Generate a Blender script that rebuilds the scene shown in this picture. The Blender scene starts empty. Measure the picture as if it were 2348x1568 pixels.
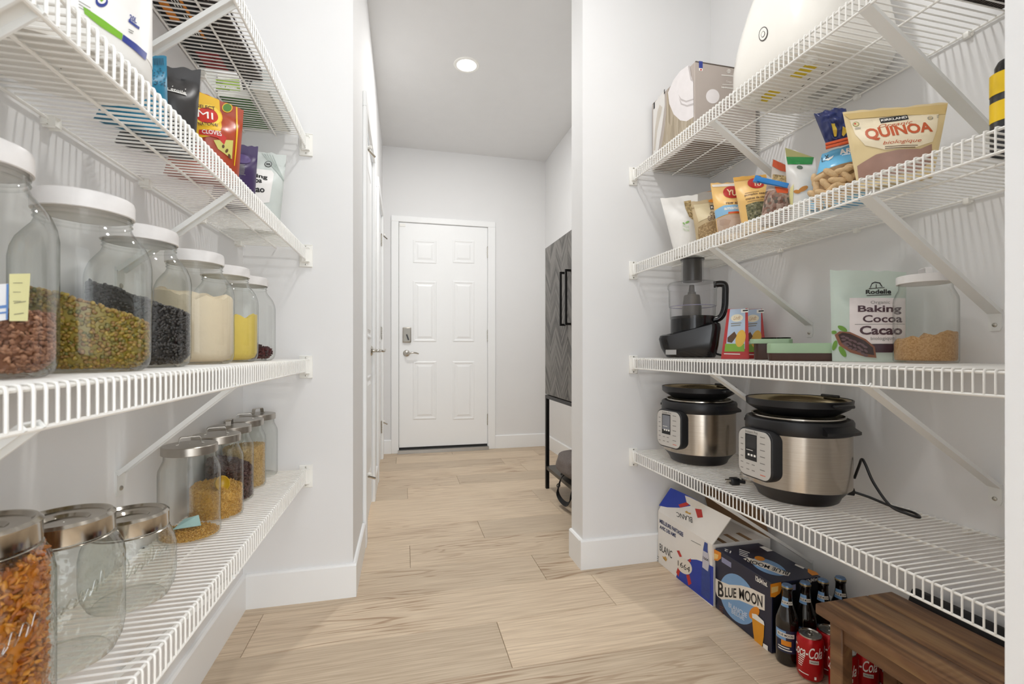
import bpy, bmesh, math, random
from mathutils import Vector, Matrix, noise
random.seed(7)
SC = bpy.context.scene
COL = SC.collection
PI = math.pi

# ------------------------------------------------------------------ camera
F_PX, YAW, CAM_H, HORIZON = 1048.0, math.atan(248 / 1048.0), 0.915, 804.0
cam_d = bpy.data.cameras.new('camera')
cam_d.sensor_width = 36.0
cam_d.lens = F_PX / 2348.0 * 36.0
cam_d.shift_y = (HORIZON - 784.0) / 2348.0
cam_d.clip_start = 0.02
cam_d.dof.use_dof = True
cam_d.dof.focus_distance = 1.9
cam_d.dof.aperture_fstop = 8.0
cam = bpy.data.objects.new('camera', cam_d)
cam.location = (0, 0, CAM_H)
cam.rotation_euler = (PI / 2, 0, -YAW)
COL.objects.link(cam)
SC.camera = cam

# ------------------------------------------------------------------ light and exposure
SC.view_settings.view_transform = 'Standard'
SC.view_settings.look = 'None'
SC.view_settings.gamma = 1.0
SC.view_settings.use_curve_mapping = False
SC.view_settings.exposure = 0.0
SC.cycles.transparent_max_bounces = 40
SC.cycles.max_bounces = 14
SC.cycles.diffuse_bounces = 8
SC.cycles.sample_clamp_indirect = 6.0
wd = bpy.data.worlds.new('daylight')
wd.use_nodes = True
wd.node_tree.nodes['Background'].inputs[0].default_value = (0.93, 0.965, 1.0, 1)
wd.node_tree.nodes['Background'].inputs[1].default_value = 3.6
SC.world = wd
LAMP_X, PANTRY_LAMP_Y, HALL_LAMP_Y, CEIL = 0.389, 1.02, 2.90, 2.735
PANTRY_W, HALL_W = 10.5, 15.0

# ------------------------------------------------------------------ helpers
_s, _c = math.sin(YAW), math.cos(YAW)
EYE = Vector((0, 0, CAM_H))


def ray(u, v):
    r = (u - 1174) / F_PX
    k = (HORIZON - v) / F_PX
    return Vector((_s + r * _c, _c - r * _s, k))


def W(u, v, X=None, Y=None, Z=None):
    d = ray(u, v)
    t = X / d.x if X is not None else Y / d.y if Y is not None else (Z - CAM_H) / d.z
    return EYE + d * t


def lin(c):
    c = c / 255.0
    return c / 12.92 if c <= 0.04045 else ((c + 0.055) / 1.055) ** 2.4


def rgb(h):
    if isinstance(h, str):
        h = h.lstrip('#')
        return tuple(lin(int(h[i:i + 2], 16)) for i in (0, 2, 4)) + (1,)
    return tuple(h) + (1,)


MATS = {}


def new_mat(name):
    m = bpy.data.materials.new(name)
    m.use_nodes = True
    nt = m.node_tree
    return m, nt, nt.nodes['Principled BSDF'], nt.nodes.new, nt.links.new


def mat(name, col='#ffffff', rough=0.5, metal=0.0, var=0.06, scale=30.0, bump=0.0, bscale=200.0, spec=0.5, coat=0.0, emit=0.0):
    """plain surface: colour with a faint procedural mottling and optional fine relief"""
    if name in MATS:
        return MATS[name]
    m, nt, p, N, L = new_mat(name)
    c = rgb(col)
    tc = N('ShaderNodeTexCoord')
    nz = N('ShaderNodeTexNoise')
    nz.inputs['Scale'].default_value = scale
    L(tc.outputs['Object'], nz.inputs['Vector'])
    cr = N('ShaderNodeValToRGB')
    cr.color_ramp.elements[0].color = tuple(x * (1 - var) for x in c[:3]) + (1,)
    cr.color_ramp.elements[1].color = tuple(min(1, x * (1 + var)) for x in c[:3]) + (1,)
    L(nz.outputs[0], cr.inputs[0])
    L(cr.outputs[0], p.inputs['Base Color'])
    p.inputs['Roughness'].default_value = rough
    p.inputs['Metallic'].default_value = metal
    p.inputs['Specular IOR Level'].default_value = spec
    p.inputs['Coat Weight'].default_value = coat
    if bump:
        n2 = N('ShaderNodeTexNoise')
        n2.inputs['Scale'].default_value = bscale
        n2.inputs['Detail'].default_value = 4
        L(tc.outputs['Object'], n2.inputs['Vector'])
        b = N('ShaderNodeBump')
        b.inputs['Strength'].default_value = bump
        b.inputs['Distance'].default_value = 0.002
        L(n2.outputs[0], b.inputs['Height'])
        L(b.outputs[0], p.inputs['Normal'])
    if emit:
        p.inputs['Emission Color'].default_value = c
        p.inputs['Emission Strength'].default_value = emit
    MATS[name] = m
    return m


def glass_mat(name, tint='#f2f6f2', edge=0.55, base=0.05, rough=0.02, power=3.0, haze=0.0, hazecol='#e8e6e0', bump=0.0, bscale=18, rim='#8f968e'):
    """thin-walled clear glass or film: a see-through sheet with angle-dependent gloss"""
    if name in MATS:
        return MATS[name]
    m, nt, p, N, L = new_mat(name)
    nt.nodes.remove(p)
    out = nt.nodes['Material Output']
    tr = N('ShaderNodeBsdfTransparent')
    l2 = N('ShaderNodeLayerWeight'); l2.inputs['Blend'].default_value = 0.5
    tcr = N('ShaderNodeValToRGB')            # thicker glass at grazing angles lets less light through
    e = tcr.color_ramp.elements
    e[0].position = 0.55; e[0].color = rgb(tint); e[1].position = 0.99; e[1].color = rgb(rim)
    q = e.new(0.86); q.color = tuple(0.75 * a + 0.25 * b for a, b in zip(rgb(tint), rgb(rim)))
    L(l2.outputs['Facing'], tcr.inputs[0]); L(tcr.outputs[0], tr.inputs[0])
    gl = N('ShaderNodeBsdfGlossy')
    gl.inputs['Roughness'].default_value = rough
    lw = N('ShaderNodeLayerWeight')
    lw.inputs['Blend'].default_value = 0.5
    pw = N('ShaderNodeMath'); pw.operation = 'POWER'; pw.inputs[1].default_value = power
    L(lw.outputs['Facing'], pw.inputs[0])
    ma = N('ShaderNodeMath'); ma.operation = 'MULTIPLY_ADD'
    ma.inputs[1].default_value = edge; ma.inputs[2].default_value = base
    L(pw.outputs[0], ma.inputs[0])
    mx = N('ShaderNodeMixShader')
    L(ma.outputs[0], mx.inputs[0])
    last = tr
    if haze:
        df = N('ShaderNodeBsdfDiffuse'); df.inputs[0].default_value = rgb(hazecol)
        hz = N('ShaderNodeMixShader'); hz.inputs[0].default_value = haze
        L(tr.outputs[0], hz.inputs[1]); L(df.outputs[0], hz.inputs[2])
        last = hz
    L(last.outputs[0], mx.inputs[1]); L(gl.outputs[0], mx.inputs[2])
    if bump:
        tc = N('ShaderNodeTexCoord'); nz = N('ShaderNodeTexNoise'); nz.inputs['Scale'].default_value = bscale
        L(tc.outputs['Object'], nz.inputs['Vector'])
        b = N('ShaderNodeBump'); b.inputs['Strength'].default_value = bump; b.inputs['Distance'].default_value = 0.01
        L(nz.outputs[0], b.inputs['Height']); L(b.outputs[0], gl.inputs['Normal']); L(b.outputs[0], lw.inputs['Normal'])
    L(mx.outputs[0], out.inputs[0])
    MATS[name] = m
    return m


def grain_mat(name, cols, rough=0.6, scale=1.0):
    """loose grain: every separate piece takes its own colour from the ramp"""
    if name in MATS:
        return MATS[name]
    m, nt, p, N, L = new_mat(name)
    g = N('ShaderNodeNewGeometry')
    cr = N('ShaderNodeValToRGB')
    while len(cr.color_ramp.elements) < len(cols):
        cr.color_ramp.elements.new(0.5)
    for i, c in enumerate(cols):
        cr.color_ramp.elements[i].position = i / (len(cols) - 1)
        cr.color_ramp.elements[i].color = rgb(c)
    L(g.outputs['Random Per Island'], cr.inputs[0])
    L(cr.outputs[0], p.inputs['Base Color'])
    p.inputs['Roughness'].default_value = rough
    MATS[name] = m
    return m


def speck_mat(name, cols, scale=300.0, rough=0.7, bump=0.4, stretch=(1, 1, 1)):
    """fine grain seen as a mass: cell-coloured with relief"""
    if name in MATS:
        return MATS[name]
    m, nt, p, N, L = new_mat(name)
    tc = N('ShaderNodeTexCoord'); mp = N('ShaderNodeMapping')
    mp.inputs['Scale'].default_value = stretch
    L(tc.outputs['Object'], mp.inputs['Vector'])
    vo = N('ShaderNodeTexVoronoi'); vo.inputs['Scale'].default_value = scale
    L(mp.outputs[0], vo.inputs['Vector'])
    sp = N('ShaderNodeSeparateColor'); L(vo.outputs['Color'], sp.inputs[0])
    cr = N('ShaderNodeValToRGB')
    while len(cr.color_ramp.elements) < len(cols):
        cr.color_ramp.elements.new(0.5)
    for i, c in enumerate(cols):
        cr.color_ramp.elements[i].position = i / (len(cols) - 1)
        cr.color_ramp.elements[i].color = rgb(c)
    L(sp.outputs[0], cr.inputs[0]); L(cr.outputs[0], p.inputs['Base Color'])
    p.inputs['Roughness'].default_value = rough
    b = N('ShaderNodeBump'); b.inputs['Strength'].default_value = bump; b.inputs['Distance'].default_value = 0.003
    b.invert = True
    L(vo.outputs['Distance'], b.inputs['Height']); L(b.outputs[0], p.inputs['Normal'])
    MATS[name] = m
    return m


MX = {}          # world matrix of every object at build time


def props(o, label=None, cat=None, group=None, kind=None):
    if label: o['label'] = label
    if cat: o['category'] = cat
    if group: o['group'] = group
    if kind: o['kind'] = kind
    return o


def thing(name, loc, label=None, cat=None, group=None, kind=None, rz=0.0):
    o = bpy.data.objects.new(name, None)
    o.empty_display_size = 0.05
    COL.objects.link(o)
    o.location = loc
    o.rotation_euler = (0, 0, rz)
    MX[o] = Matrix.Translation(Vector(loc)) @ Matrix.Rotation(rz, 4, 'Z')
    return props(o, label, cat, group, kind)


def mk(name, verts, faces, m, parent=None, smooth=False, origin=None, angle=40):
    """mesh from WORLD coordinates; stored relative to its parent (or to `origin` when top-level)"""
    if parent is not None:
        M = MX[parent]
    else:
        M = Matrix.Translation(Vector(origin)) if origin is not None else Matrix.Identity(4)
    inv = M.inverted()
    me = bpy.data.meshes.new(name)
    me.from_pydata([tuple(inv @ Vector(v)) for v in verts], [], faces)
    me.validate()
    bm = bmesh.new(); bm.from_mesh(me)
    bmesh.ops.recalc_face_normals(bm, faces=bm.faces)
    if smooth:
        for f in bm.faces: f.smooth = True
        lim = math.radians(angle)
        for e in bm.edges:
            if len(e.link_faces) == 2 and e.calc_face_angle(0) > lim:
                e.smooth = False
    bm.to_mesh(me); bm.free()
    if isinstance(m, (list, tuple)):
        for q in m: me.materials.append(q)
    else:
        me.materials.append(m)
    o = bpy.data.objects.new(name, me)
    COL.objects.link(o)
    if parent is not None:
        o.parent = parent
    else:
        o.matrix_world = M
    MX[o] = M
    return o


class B:
    """collects shapes in world coordinates"""
    def __init__(s): s.v = []; s.f = []

    def add(s, v, f):
        n = len(s.v); s.v += [tuple(x) for x in v]; s.f += [tuple(i + n for i in q) for q in f]; return s

    def box(s, x0, x1, y0, y1, z0, z1, M=None):
        v = [Vector((x, y, z)) for z in (z0, z1) for y in (y0, y1) for x in (x0, x1)]
        if M is not None: v = [M @ q for q in v]
        return s.add(v, [(0, 2, 3, 1), (4, 5, 7, 6), (0, 1, 5, 4), (2, 6, 7, 3), (0, 4, 6, 2), (1, 3, 7, 5)])

    def bbox(s, x0, x1, y0, y1, z0, z1, b=0.004, seg=2, M=None):
        bm = bmesh.new()
        r = bmesh.ops.create_cube(bm, size=1.0)
        for q in bm.verts:
            q.co = Vector(((x0 + x1) / 2 + q.co.x * (x1 - x0), (y0 + y1) / 2 + q.co.y * (y1 - y0), (z0 + z1) / 2 + q.co.z * (z1 - z0)))
        bmesh.ops.bevel(bm, geom=list(bm.edges), offset=b, segments=seg, affect='EDGES', profile=0.5)
        return s.frombm(bm, M)

    def frombm(s, bm, M=None):
        bm.verts.index_update()
        v = [(M @ q.co if M is not None else q.co.copy()) for q in bm.verts]
        f = [tuple(x.index for x in q.verts) for q in bm.faces]
        bm.free()
        return s.add(v, f)

    def lathe(s, prof, cx, cy, seg=40, cap0=False, cap1=False, cz=0.0, M=None):
        v = []; f = []
        for r, z in prof:
            for i in range(seg):
                a = 2 * PI * i / seg
                v.append(Vector((cx + r * math.cos(a), cy + r * math.sin(a), cz + z)))
        for k in range(len(prof) - 1):
            for i in range(seg):
                j = (i + 1) % seg
                f.append((k * seg + i, k * seg + j, (k + 1) * seg + j, (k + 1) * seg + i))
        if cap0: f.append(tuple(range(seg - 1, -1, -1)))
        if cap1: f.append(tuple((len(prof) - 1) * seg + i for i in range(seg)))
        if M is not None: v = [M @ q for q in v]
        return s.add(v, f)

    def tube(s, pts, r, seg=8, closed=False):
        pts = [Vector(p) for p in pts]
        n = len(pts); v = []; f = []
        up = Vector((0, 0, 1)); prev = None
        for i, p in enumerate(pts):
            if closed: t = (pts[(i + 1) % n] - pts[i - 1]).normalized()
            else: t = (pts[min(i + 1, n - 1)] - pts[max(i - 1, 0)]).normalized()
            if prev is None:
                a = up if abs(t.dot(up)) < 0.95 else Vector((1, 0, 0))
                u = t.cross(a).normalized()
            else:
                u = (prev - t * prev.dot(t)).normalized()
            prev = u; w = t.cross(u)
            rr = r[i] if isinstance(r, (list, tuple)) else r
            for k in range(seg):
                a = 2 * PI * k / seg
                v.append(p + (u * math.cos(a) + w * math.sin(a)) * rr)
        m = n if closed else n - 1
        for i in range(m):
            for k in range(seg):
                a = i * seg; b = ((i + 1) % n) * seg; j = (k + 1) % seg
                f.append((a + k, a + j, b + j, b + k))
        if not closed:
            f.append(tuple(range(seg - 1, -1, -1))); f.append(tuple((n - 1) * seg + k for k in range(seg)))
        return s.add(v, f)

    def prism(s, poly, vec):
        n = len(poly); vec = Vector(vec)
        v = [Vector(p) for p in poly] + [Vector(p) + vec for p in poly]
        f = [tuple(range(n - 1, -1, -1)), tuple(range(n, 2 * n))] + [(i, (i + 1) % n, n + (i + 1) % n, n + i) for i in range(n)]
        return s.add(v, f)

    def obj(s, name, m, parent=None, smooth=False, origin=None, angle=40):
        return mk(name, s.v, s.f, m, parent, smooth, origin, angle)


def catmull(pts, n=8):
    P_ = [Vector(p) for p in pts]; out = []
    for i in range(len(P_) - 1):
        p0 = P_[max(i - 1, 0)]; p1 = P_[i]; p2 = P_[i + 1]; p3 = P_[min(i + 2, len(P_) - 1)]
        for k in range(n):
            t = k / n
            out.append(0.5 * ((2 * p1) + (-p0 + p2) * t + (2 * p0 - 5 * p1 + 4 * p2 - p3) * t * t + (-p0 + 3 * p1 - 3 * p2 + p3) * t ** 3))
    out.append(P_[-1]); return out


def copy_tree(o, parent=None, loc=None, rz=None, skip=()):
    c = o.copy(); COL.objects.link(c)
    if parent is not None: c.parent = parent
    if loc is not None: c.location = loc
    if rz is not None: c.rotation_euler = (0, 0, rz)
    for ch in list(o.children):
        if ch.name.split('.')[0] in skip: continue
        copy_tree(ch, c)
    return c


# ------------------------------------------------------------------ print on surfaces
class Plane:
    def __init__(s, p, n):
        s.p = Vector(p); s.n = Vector(n).normalized()
        if s.n.dot(EYE - s.p) < 0: s.n = -s.n

    def pt(s, u, v, off=0.0):
        d = ray(u, v); t = (s.p - EYE).dot(s.n) / d.dot(s.n)
        return EYE + d * t + s.n * off


class Cyl:
    def __init__(s, x, y, r): s.x, s.y, s.r = x, y, r

    def pt(s, u, v, off=0.0):
        d = ray(u, v)
        a = d.x ** 2 + d.y ** 2; b = -2 * (d.x * s.x + d.y * s.y); c = s.x ** 2 + s.y ** 2 - s.r ** 2
        D = max(0.0, b * b - 4 * a * c); t = (-b - math.sqrt(D)) / (2 * a)
        p = EYE + d * t
        n = Vector((p.x - s.x, p.y - s.y, 0)).normalized()
        return Vector((s.x, s.y, p.z)) + n * (s.r + off)


def in_poly_refine(pts, maxlen):
    bm = bmesh.new()
    vs = [bm.verts.new((x, y, 0)) for x, y in pts]
    try:
        f = bm.faces.new(vs)
    except ValueError:
        return bm
    bmesh.ops.triangulate(bm, faces=[f])
    for _ in range(6):
        es = [e for e in bm.edges if e.calc_length() > maxlen]
        if not es: break
        bmesh.ops.subdivide_edges(bm, edges=es, cuts=1)
        bmesh.ops.triangulate(bm, faces=[q for q in bm.faces if len(q.verts) > 3])
    return bm


def dec(parent, S, m, polys, name='print', layer=1, maxlen=None):
    """flat print: polygons given as photo pixels, laid on the surface S of the thing"""
    if 1 < len(polys) <= 4:
        for q in polys: o = dec(parent, S, m, [q], name, layer, maxlen)
        return o
    v = []; f = []
    if maxlen is None: maxlen = 1e9 if isinstance(S, Plane) else 5.0
    off = 0.0004 + (0.00025 if isinstance(S, Plane) else 0.0004) * layer
    for poly in polys:
        bm = in_poly_refine(poly, maxlen); bm.verts.index_update(); n = len(v)
        v += [S.pt(q.co.x, q.co.y, off) for q in bm.verts]
        f += [tuple(x.index + n for x in q.verts) for q in bm.faces]
        bm.free()
    o = mk(name, v, f, m, parent)
    if len(polys) > 4: o['kind'] = 'stuff'
    return o


_TXT = {}


def text_geo(s, bold, shear):
    k = (s, bold, shear)
    if k not in _TXT:
        cu = bpy.data.curves.new('lettering', 'FONT')
        cu.body = s; cu.offset = bold; cu.shear = shear; cu.resolution_u = 3
        ob = bpy.data.objects.new('lettering', cu)
        me = ob.to_mesh()
        _TXT[k] = ([tuple(q.co) for q in me.vertices], [tuple(q.vertices) for q in me.polygons])
        ob.to_mesh_clear(); bpy.data.objects.remove(ob); bpy.data.curves.remove(cu)
    return _TXT[k]


def txt(parent, S, m, s, quad, name='lettering', layer=2, bold=0.02, shear=0.0):
    """lettering: fills the pixel quad (top-left, top-right, bottom-right, bottom-left)"""
    vs, fs = text_geo(s, bold, shear)
    if not vs: return None
    x0 = min(q[0] for q in vs); x1 = max(q[0] for q in vs); y0 = min(q[1] for q in vs); y1 = max(q[1] for q in vs)
    (ax, ay), (bx, by), (cx, cy), (dx, dy) = quad
    out = []
    off = 0.0004 + (0.00025 if isinstance(S, Plane) else 0.0004) * layer
    if not isinstance(S, Plane):
        # follow the curve of the surface: cut the letters into small pieces first
        bm = bmesh.new()
        sx = math.hypot(bx - ax, by - ay) / (x1 - x0); sy = math.hypot(dx - ax, dy - ay) / (y1 - y0)
        bv = [bm.verts.new((q[0] * sx, q[1] * sy, 0)) for q in vs]
        for q in fs:
            try: bm.faces.new([bv[i] for i in q])
            except ValueError: pass
        bmesh.ops.triangulate(bm, faces=bm.faces[:])
        for _ in range(4):
            es = [e for e in bm.edges if e.calc_length() > 4.5]
            if not es: break
            bmesh.ops.subdivide_edges(bm, edges=es, cuts=1)
            bmesh.ops.triangulate(bm, faces=[q for q in bm.faces if len(q.verts) > 3])
        bm.verts.index_update()
        vs = [(q.co.x / sx, q.co.y / sy, 0) for q in bm.verts]; fs = [tuple(x.index for x in q.verts) for q in bm.faces]
        bm.free()
    for q in vs:
        a = (q[0] - x0) / (x1 - x0); b = (y1 - q[1]) / (y1 - y0)
        u = (ax * (1 - a) + bx * a) * (1 - b) + (dx * (1 - a) + cx * a) * b
        w = (ay * (1 - a) + by * a) * (1 - b) + (dy * (1 - a) + cy * a) * b
        out.append(S.pt(u, w, off))
    return mk(name, out, fs, m, parent)


def ell(cx, cy, rx, ry, rot=0.0, n=28, a0=0.0, a1=2 * PI):
    o = []
    full = abs(a1 - a0 - 2 * PI) < 1e-6
    for i in range(n if full else n + 1):
        a = a0 + (a1 - a0) * i / n
        x, y = rx * math.cos(a), ry * math.sin(a)
        o.append((cx + x * math.cos(rot) - y * math.sin(rot), cy + x * math.sin(rot) + y * math.cos(rot)))
    return o


def rows(x0, y0, x1, y1, n, h, slope=0.0, jag=0.25, seed=1):
    """n short bars standing for lines of small print"""
    rnd = random.Random(seed); out = []
    for i in range(n):
        y = y0 + (y1 - y0) * i / max(1, n - 1)
        w = (x1 - x0) * (1 - jag * rnd.random())
        out.append([(x0, y), (x0 + w, y + slope * w), (x0 + w, y + h + slope * w), (x0, y + h)])
    return out

# ------------------------------------------------------------------ surface materials
def wood_floor_mat():
    m, nt, p, N, L = new_mat('oak_plank')
    tc = N('ShaderNodeTexCoord'); oi = N('ShaderNodeObjectInfo')
    add = N('ShaderNodeVectorMath'); add.operation = 'ADD'
    mul = N('ShaderNodeMath'); mul.operation = 'MULTIPLY'; mul.inputs[1].default_value = 37.0
    L(oi.outputs['Random'], mul.inputs[0])
    L(tc.outputs['Object'], add.inputs[0]); L(mul.outputs[0], add.inputs[1])
    mp = N('ShaderNodeMapping'); mp.inputs['Scale'].default_value = (0.55, 7.0, 1.0)
    L(add.outputs[0], mp.inputs['Vector'])
    big = N('ShaderNodeTexNoise'); big.inputs['Scale'].default_value = 1.6; big.inputs['Detail'].default_value = 3; big.inputs['Distortion'].default_value = 0.6
    L(mp.outputs[0], big.inputs['Vector'])
    wv = N('ShaderNodeMath'); wv.operation = 'MULTIPLY'; wv.inputs[1].default_value = 60.0
    L(big.outputs[0], wv.inputs[0])
    sn = N('ShaderNodeMath'); sn.operation = 'SINE'; L(wv.outputs[0], sn.inputs[0])
    rg = N('ShaderNodeMapRange'); rg.inputs[1].default_value = 0.55; rg.inputs[2].default_value = 1.0; rg.inputs[3].default_value = 0.0; rg.inputs[4].default_value = 1.0
    L(sn.outputs[0], rg.inputs[0])
    mp2 = N('ShaderNodeMapping'); mp2.inputs['Scale'].default_value = (3.0, 90.0, 1.0)
    L(add.outputs[0], mp2.inputs['Vector'])
    fine = N('ShaderNodeTexNoise'); fine.inputs['Scale'].default_value = 2.0; fine.inputs['Detail'].default_value = 5
    L(mp2.outputs[0], fine.inputs['Vector'])
    cr = N('ShaderNodeValToRGB')
    cr.color_ramp.elements[0].color = rgb('#bda78d'); cr.color_ramp.elements[0].position = 0.25
    cr.color_ramp.elements[1].color = rgb('#decbb1'); cr.color_ramp.elements[1].position = 0.7
    L(fine.outputs[0], cr.inputs[0])
    dk = N('ShaderNodeMix'); dk.data_type = 'RGBA'; dk.blend_type = 'MULTIPLY'
    gate = N('ShaderNodeMath'); gate.operation = 'MULTIPLY'
    pat = N('ShaderNodeTexNoise'); pat.inputs['Scale'].default_value = 1.3
    L(add.outputs[0], pat.inputs['Vector'])
    pr = N('ShaderNodeMapRange'); pr.inputs[1].default_value = 0.42; pr.inputs[2].default_value = 0.62; pr.inputs[4].default_value = 0.65
    L(pat.outputs[0], pr.inputs[0])
    L(rg.outputs[0], gate.inputs[0]); L(pr.outputs[0], gate.inputs[1])
    L(gate.outputs[0], dk.inputs[0]); L(cr.outputs[0], dk.inputs[6]); dk.inputs[7].default_value = rgb('#b2957a')
    hs = N('ShaderNodeHueSaturation')
    v = N('ShaderNodeMapRange'); v.inputs[3].default_value = 0.86; v.inputs[4].default_value = 1.1
    L(oi.outputs['Random'], v.inputs[0]); L(v.outputs[0], hs.inputs['Value'])
    L(dk.outputs[2], hs.inputs['Color']); L(hs.outputs[0], p.inputs['Base Color'])
    p.inputs['Roughness'].default_value = 0.48
    b = N('ShaderNodeBump'); b.inputs['Strength'].default_value = 0.08; b.inputs['Distance'].default_value = 0.001
    L(fine.outputs[0], b.inputs['Height']); L(b.outputs[0], p.inputs['Normal'])
    return m


def stool_wood_mat():
    m, nt, p, N, L = new_mat('acacia_wood')
    tc = N('ShaderNodeTexCoord'); oi = N('ShaderNodeObjectInfo')
    mp = N('ShaderNodeMapping'); mp.inputs['Scale'].default_value = (22.0, 2.0, 14.0)
    L(tc.outputs['Object'], mp.inputs['Vector'])
    mul = N('ShaderNodeMath'); mul.operation = 'MULTIPLY'; mul.inputs[1].default_value = 9.0
    L(oi.outputs['Random'], mul.inputs[0]); L(mul.outputs[0], mp.inputs['Location'])
    nz = N('ShaderNodeTexNoise'); nz.inputs['Scale'].default_value = 1.2; nz.inputs['Detail'].default_value = 6; nz.inputs['Distortion'].default_value = 0.8
    L(mp.outputs[0], nz.inputs['Vector'])
    cr = N('ShaderNodeValToRGB')
    e = cr.color_ramp.elements
    e[0].position = 0.3; e[0].color = rgb('#4a3423'); e[1].position = 0.75; e[1].color = rgb('#a8865a')
    n = e.new(0.5); n.color = rgb('#7b583c')
    L(nz.outputs[0], cr.inputs[0]); L(cr.outputs[0], p.inputs['Base Color'])
    p.inputs['Roughness'].default_value = 0.5
    return m


def chevron_mat():
    m, nt, p, N, L = new_mat('charcoal_herringbone')
    tc = N('ShaderNodeTexCoord'); sp = N('ShaderNodeSeparateXYZ'); L(tc.outputs['Object'], sp.inputs[0])
    def M_(op, a, b=None):
        q = N('ShaderNodeMath'); q.operation = op
        for i, x in enumerate((a, b)):
            if x is None: continue
            if isinstance(x, (int, float)): q.inputs[i].default_value = x
            else: L(x, q.inputs[i])
        return q.outputs[0]
    zz = M_('PINGPONG', sp.outputs['Y'], 0.107)
    h = M_('ADD', M_('MULTIPLY', zz, 1.25), sp.outputs['Z'])
    cell = M_('FLOOR', M_('MULTIPLY', h, 46.0))
    col = M_('FLOOR', M_('DIVIDE', sp.outputs['Y'], 0.107))
    cb = N('ShaderNodeCombineXYZ'); L(cell, cb.inputs[0]); L(col, cb.inputs[1])
    wn = N('ShaderNodeTexWhiteNoise'); L(cb.outputs[0], wn.inputs['Vector'])
    fr = M_('FRACT', M_('MULTIPLY', h, 46.0))
    cb2 = N('ShaderNodeCombineXYZ'); L(M_('MULTIPLY', h, 260.0), cb2.inputs[0]); L(M_('MULTIPLY', zz, 18.0), cb2.inputs[1])
    nz = N('ShaderNodeTexNoise'); nz.inputs['Scale'].default_value = 1.0; nz.inputs['Detail'].default_value = 4
    L(cb2.outputs[0], nz.inputs['Vector'])
    val = M_('ADD', M_('MULTIPLY', wn.outputs['Value'], 0.35), nz.outputs[0])
    cr = N('ShaderNodeValToRGB')
    cr.color_ramp.elements[0].position = 0.42; cr.color_ramp.elements[0].color = rgb('#3a3836')
    cr.color_ramp.elements[1].position = 0.8; cr.color_ramp.elements[1].color = rgb('#7d7a76')
    L(val, cr.inputs[0])
    L(cr.outputs[0], p.inputs['Base Color'])
    p.inputs['Roughness'].default_value = 0.55
    b = N('ShaderNodeBump'); b.inputs['Strength'].default_value = 0.5; b.inputs['Distance'].default_value = 0.002
    L(M_('MINIMUM', fr, 0.2), b.inputs['Height']); L(b.outputs[0], p.inputs['Normal'])
    return m


WALL = mat('wall_paint', '#e6e6e6', 0.75, var=0.012, scale=6, bump=0.05, bscale=260)
CEILM = mat('ceiling_paint', '#e2e2e2', 0.85, var=0.02, scale=9, bump=0.25, bscale=90)
TRIM = mat('white_trim_paint', '#f1f2f2', 0.4, var=0.01, scale=5)
DOORM = mat('white_door_paint', '#f3f4f4', 0.38, var=0.01, scale=5)
OAK = wood_floor_mat()
GAP = mat('dark_joint', '#5a4835', 0.8)
WIRE = mat('white_vinyl_wire', '#f3f2ee', 0.35, var=0.015, scale=40)
BRACE = mat('white_steel_brace', '#e6e7e5', 0.4, var=0.015, scale=20)
PLAS = mat('white_plastic_clip', '#f2f1ec', 0.35, var=0.01)
STEEL = mat('brushed_steel', '#b9b2a8', 0.28, 1.0, var=0.05, scale=60)
CHROME = mat('satin_nickel', '#c9c5bd', 0.18, 1.0, var=0.03)
DARKM = mat('dark_metal', '#26241f', 0.35, 0.8)
BLACKP = mat('black_plastic', '#17171a', 0.38, var=0.1)
BLACKG = mat('gloss_black_plastic', '#131315', 0.16, var=0.1)
STOOLW = stool_wood_mat()
CHEV = chevron_mat()
SCREW = mat('screw_metal', '#bdbab2', 0.3, 0.9)

# ------------------------------------------------------------------ room shell
LWX, RWX, RETY, BACKY = -0.556, 1.345, 1.80, 4.21      # pantry side walls, return walls, far wall
HLX, HRX = -0.185, 1.325                                # hallway side walls
T = 0.11


def wall(name, x0, x1, y0, y1, z0=0.0, z1=CEIL, m=WALL):
    return props(B().box(x0, x1, y0, y1, z0, z1).obj(name, m, origin=((x0 + x1) / 2, (y0 + y1) / 2, z0)), kind='structure')


wall('wall_left', LWX - T, LWX, -1.6, RETY + T)  # unseen stretch behind the camera added to block light from the doorway edge
wall('wall_right', RWX, RWX + T, -1.6, RETY + T)  # likewise lengthened out of view to shape the daylight coming in
wall('wall_return_left', LWX, HLX - 0.0, RETY, RETY + T)
wall('wall_return_right', 0.731, RWX, RETY, RETY + 0.13)
wall('wall_near_right', 0.692, RWX, 0.27, 0.392)
wall('wall_near_left', LWX, -0.30, 0.14, 0.255)
wall('wall_hall_right', HRX, HRX + T, RETY + 0.13, BACKY + T)
wall('wall_back', HLX - T, HRX + T, BACKY, BACKY + T)
# hallway left wall with two door openings
D2, D3 = (2.285, 2.885), (3.36, 4.00)
wall('wall_hall_left', HLX - T, HLX, RETY + T, D2[0])
wall('wall_hall_left', HLX - T, HLX, D2[1], D3[0])
wall('wall_hall_left', HLX - T, HLX, D3[1], BACKY)
wall('wall_hall_left', HLX - T, HLX, D2[0], D2[1], 2.06)
wall('wall_hall_left', HLX - T, HLX, D3[0], D3[1], 2.06)
props(B().box(-1.2, 2.0, -1.6, BACKY + T, CEIL, CEIL + 0.1).obj('ceiling', CEILM, origin=(0.4, 1.5, CEIL)), kind='structure')

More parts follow.
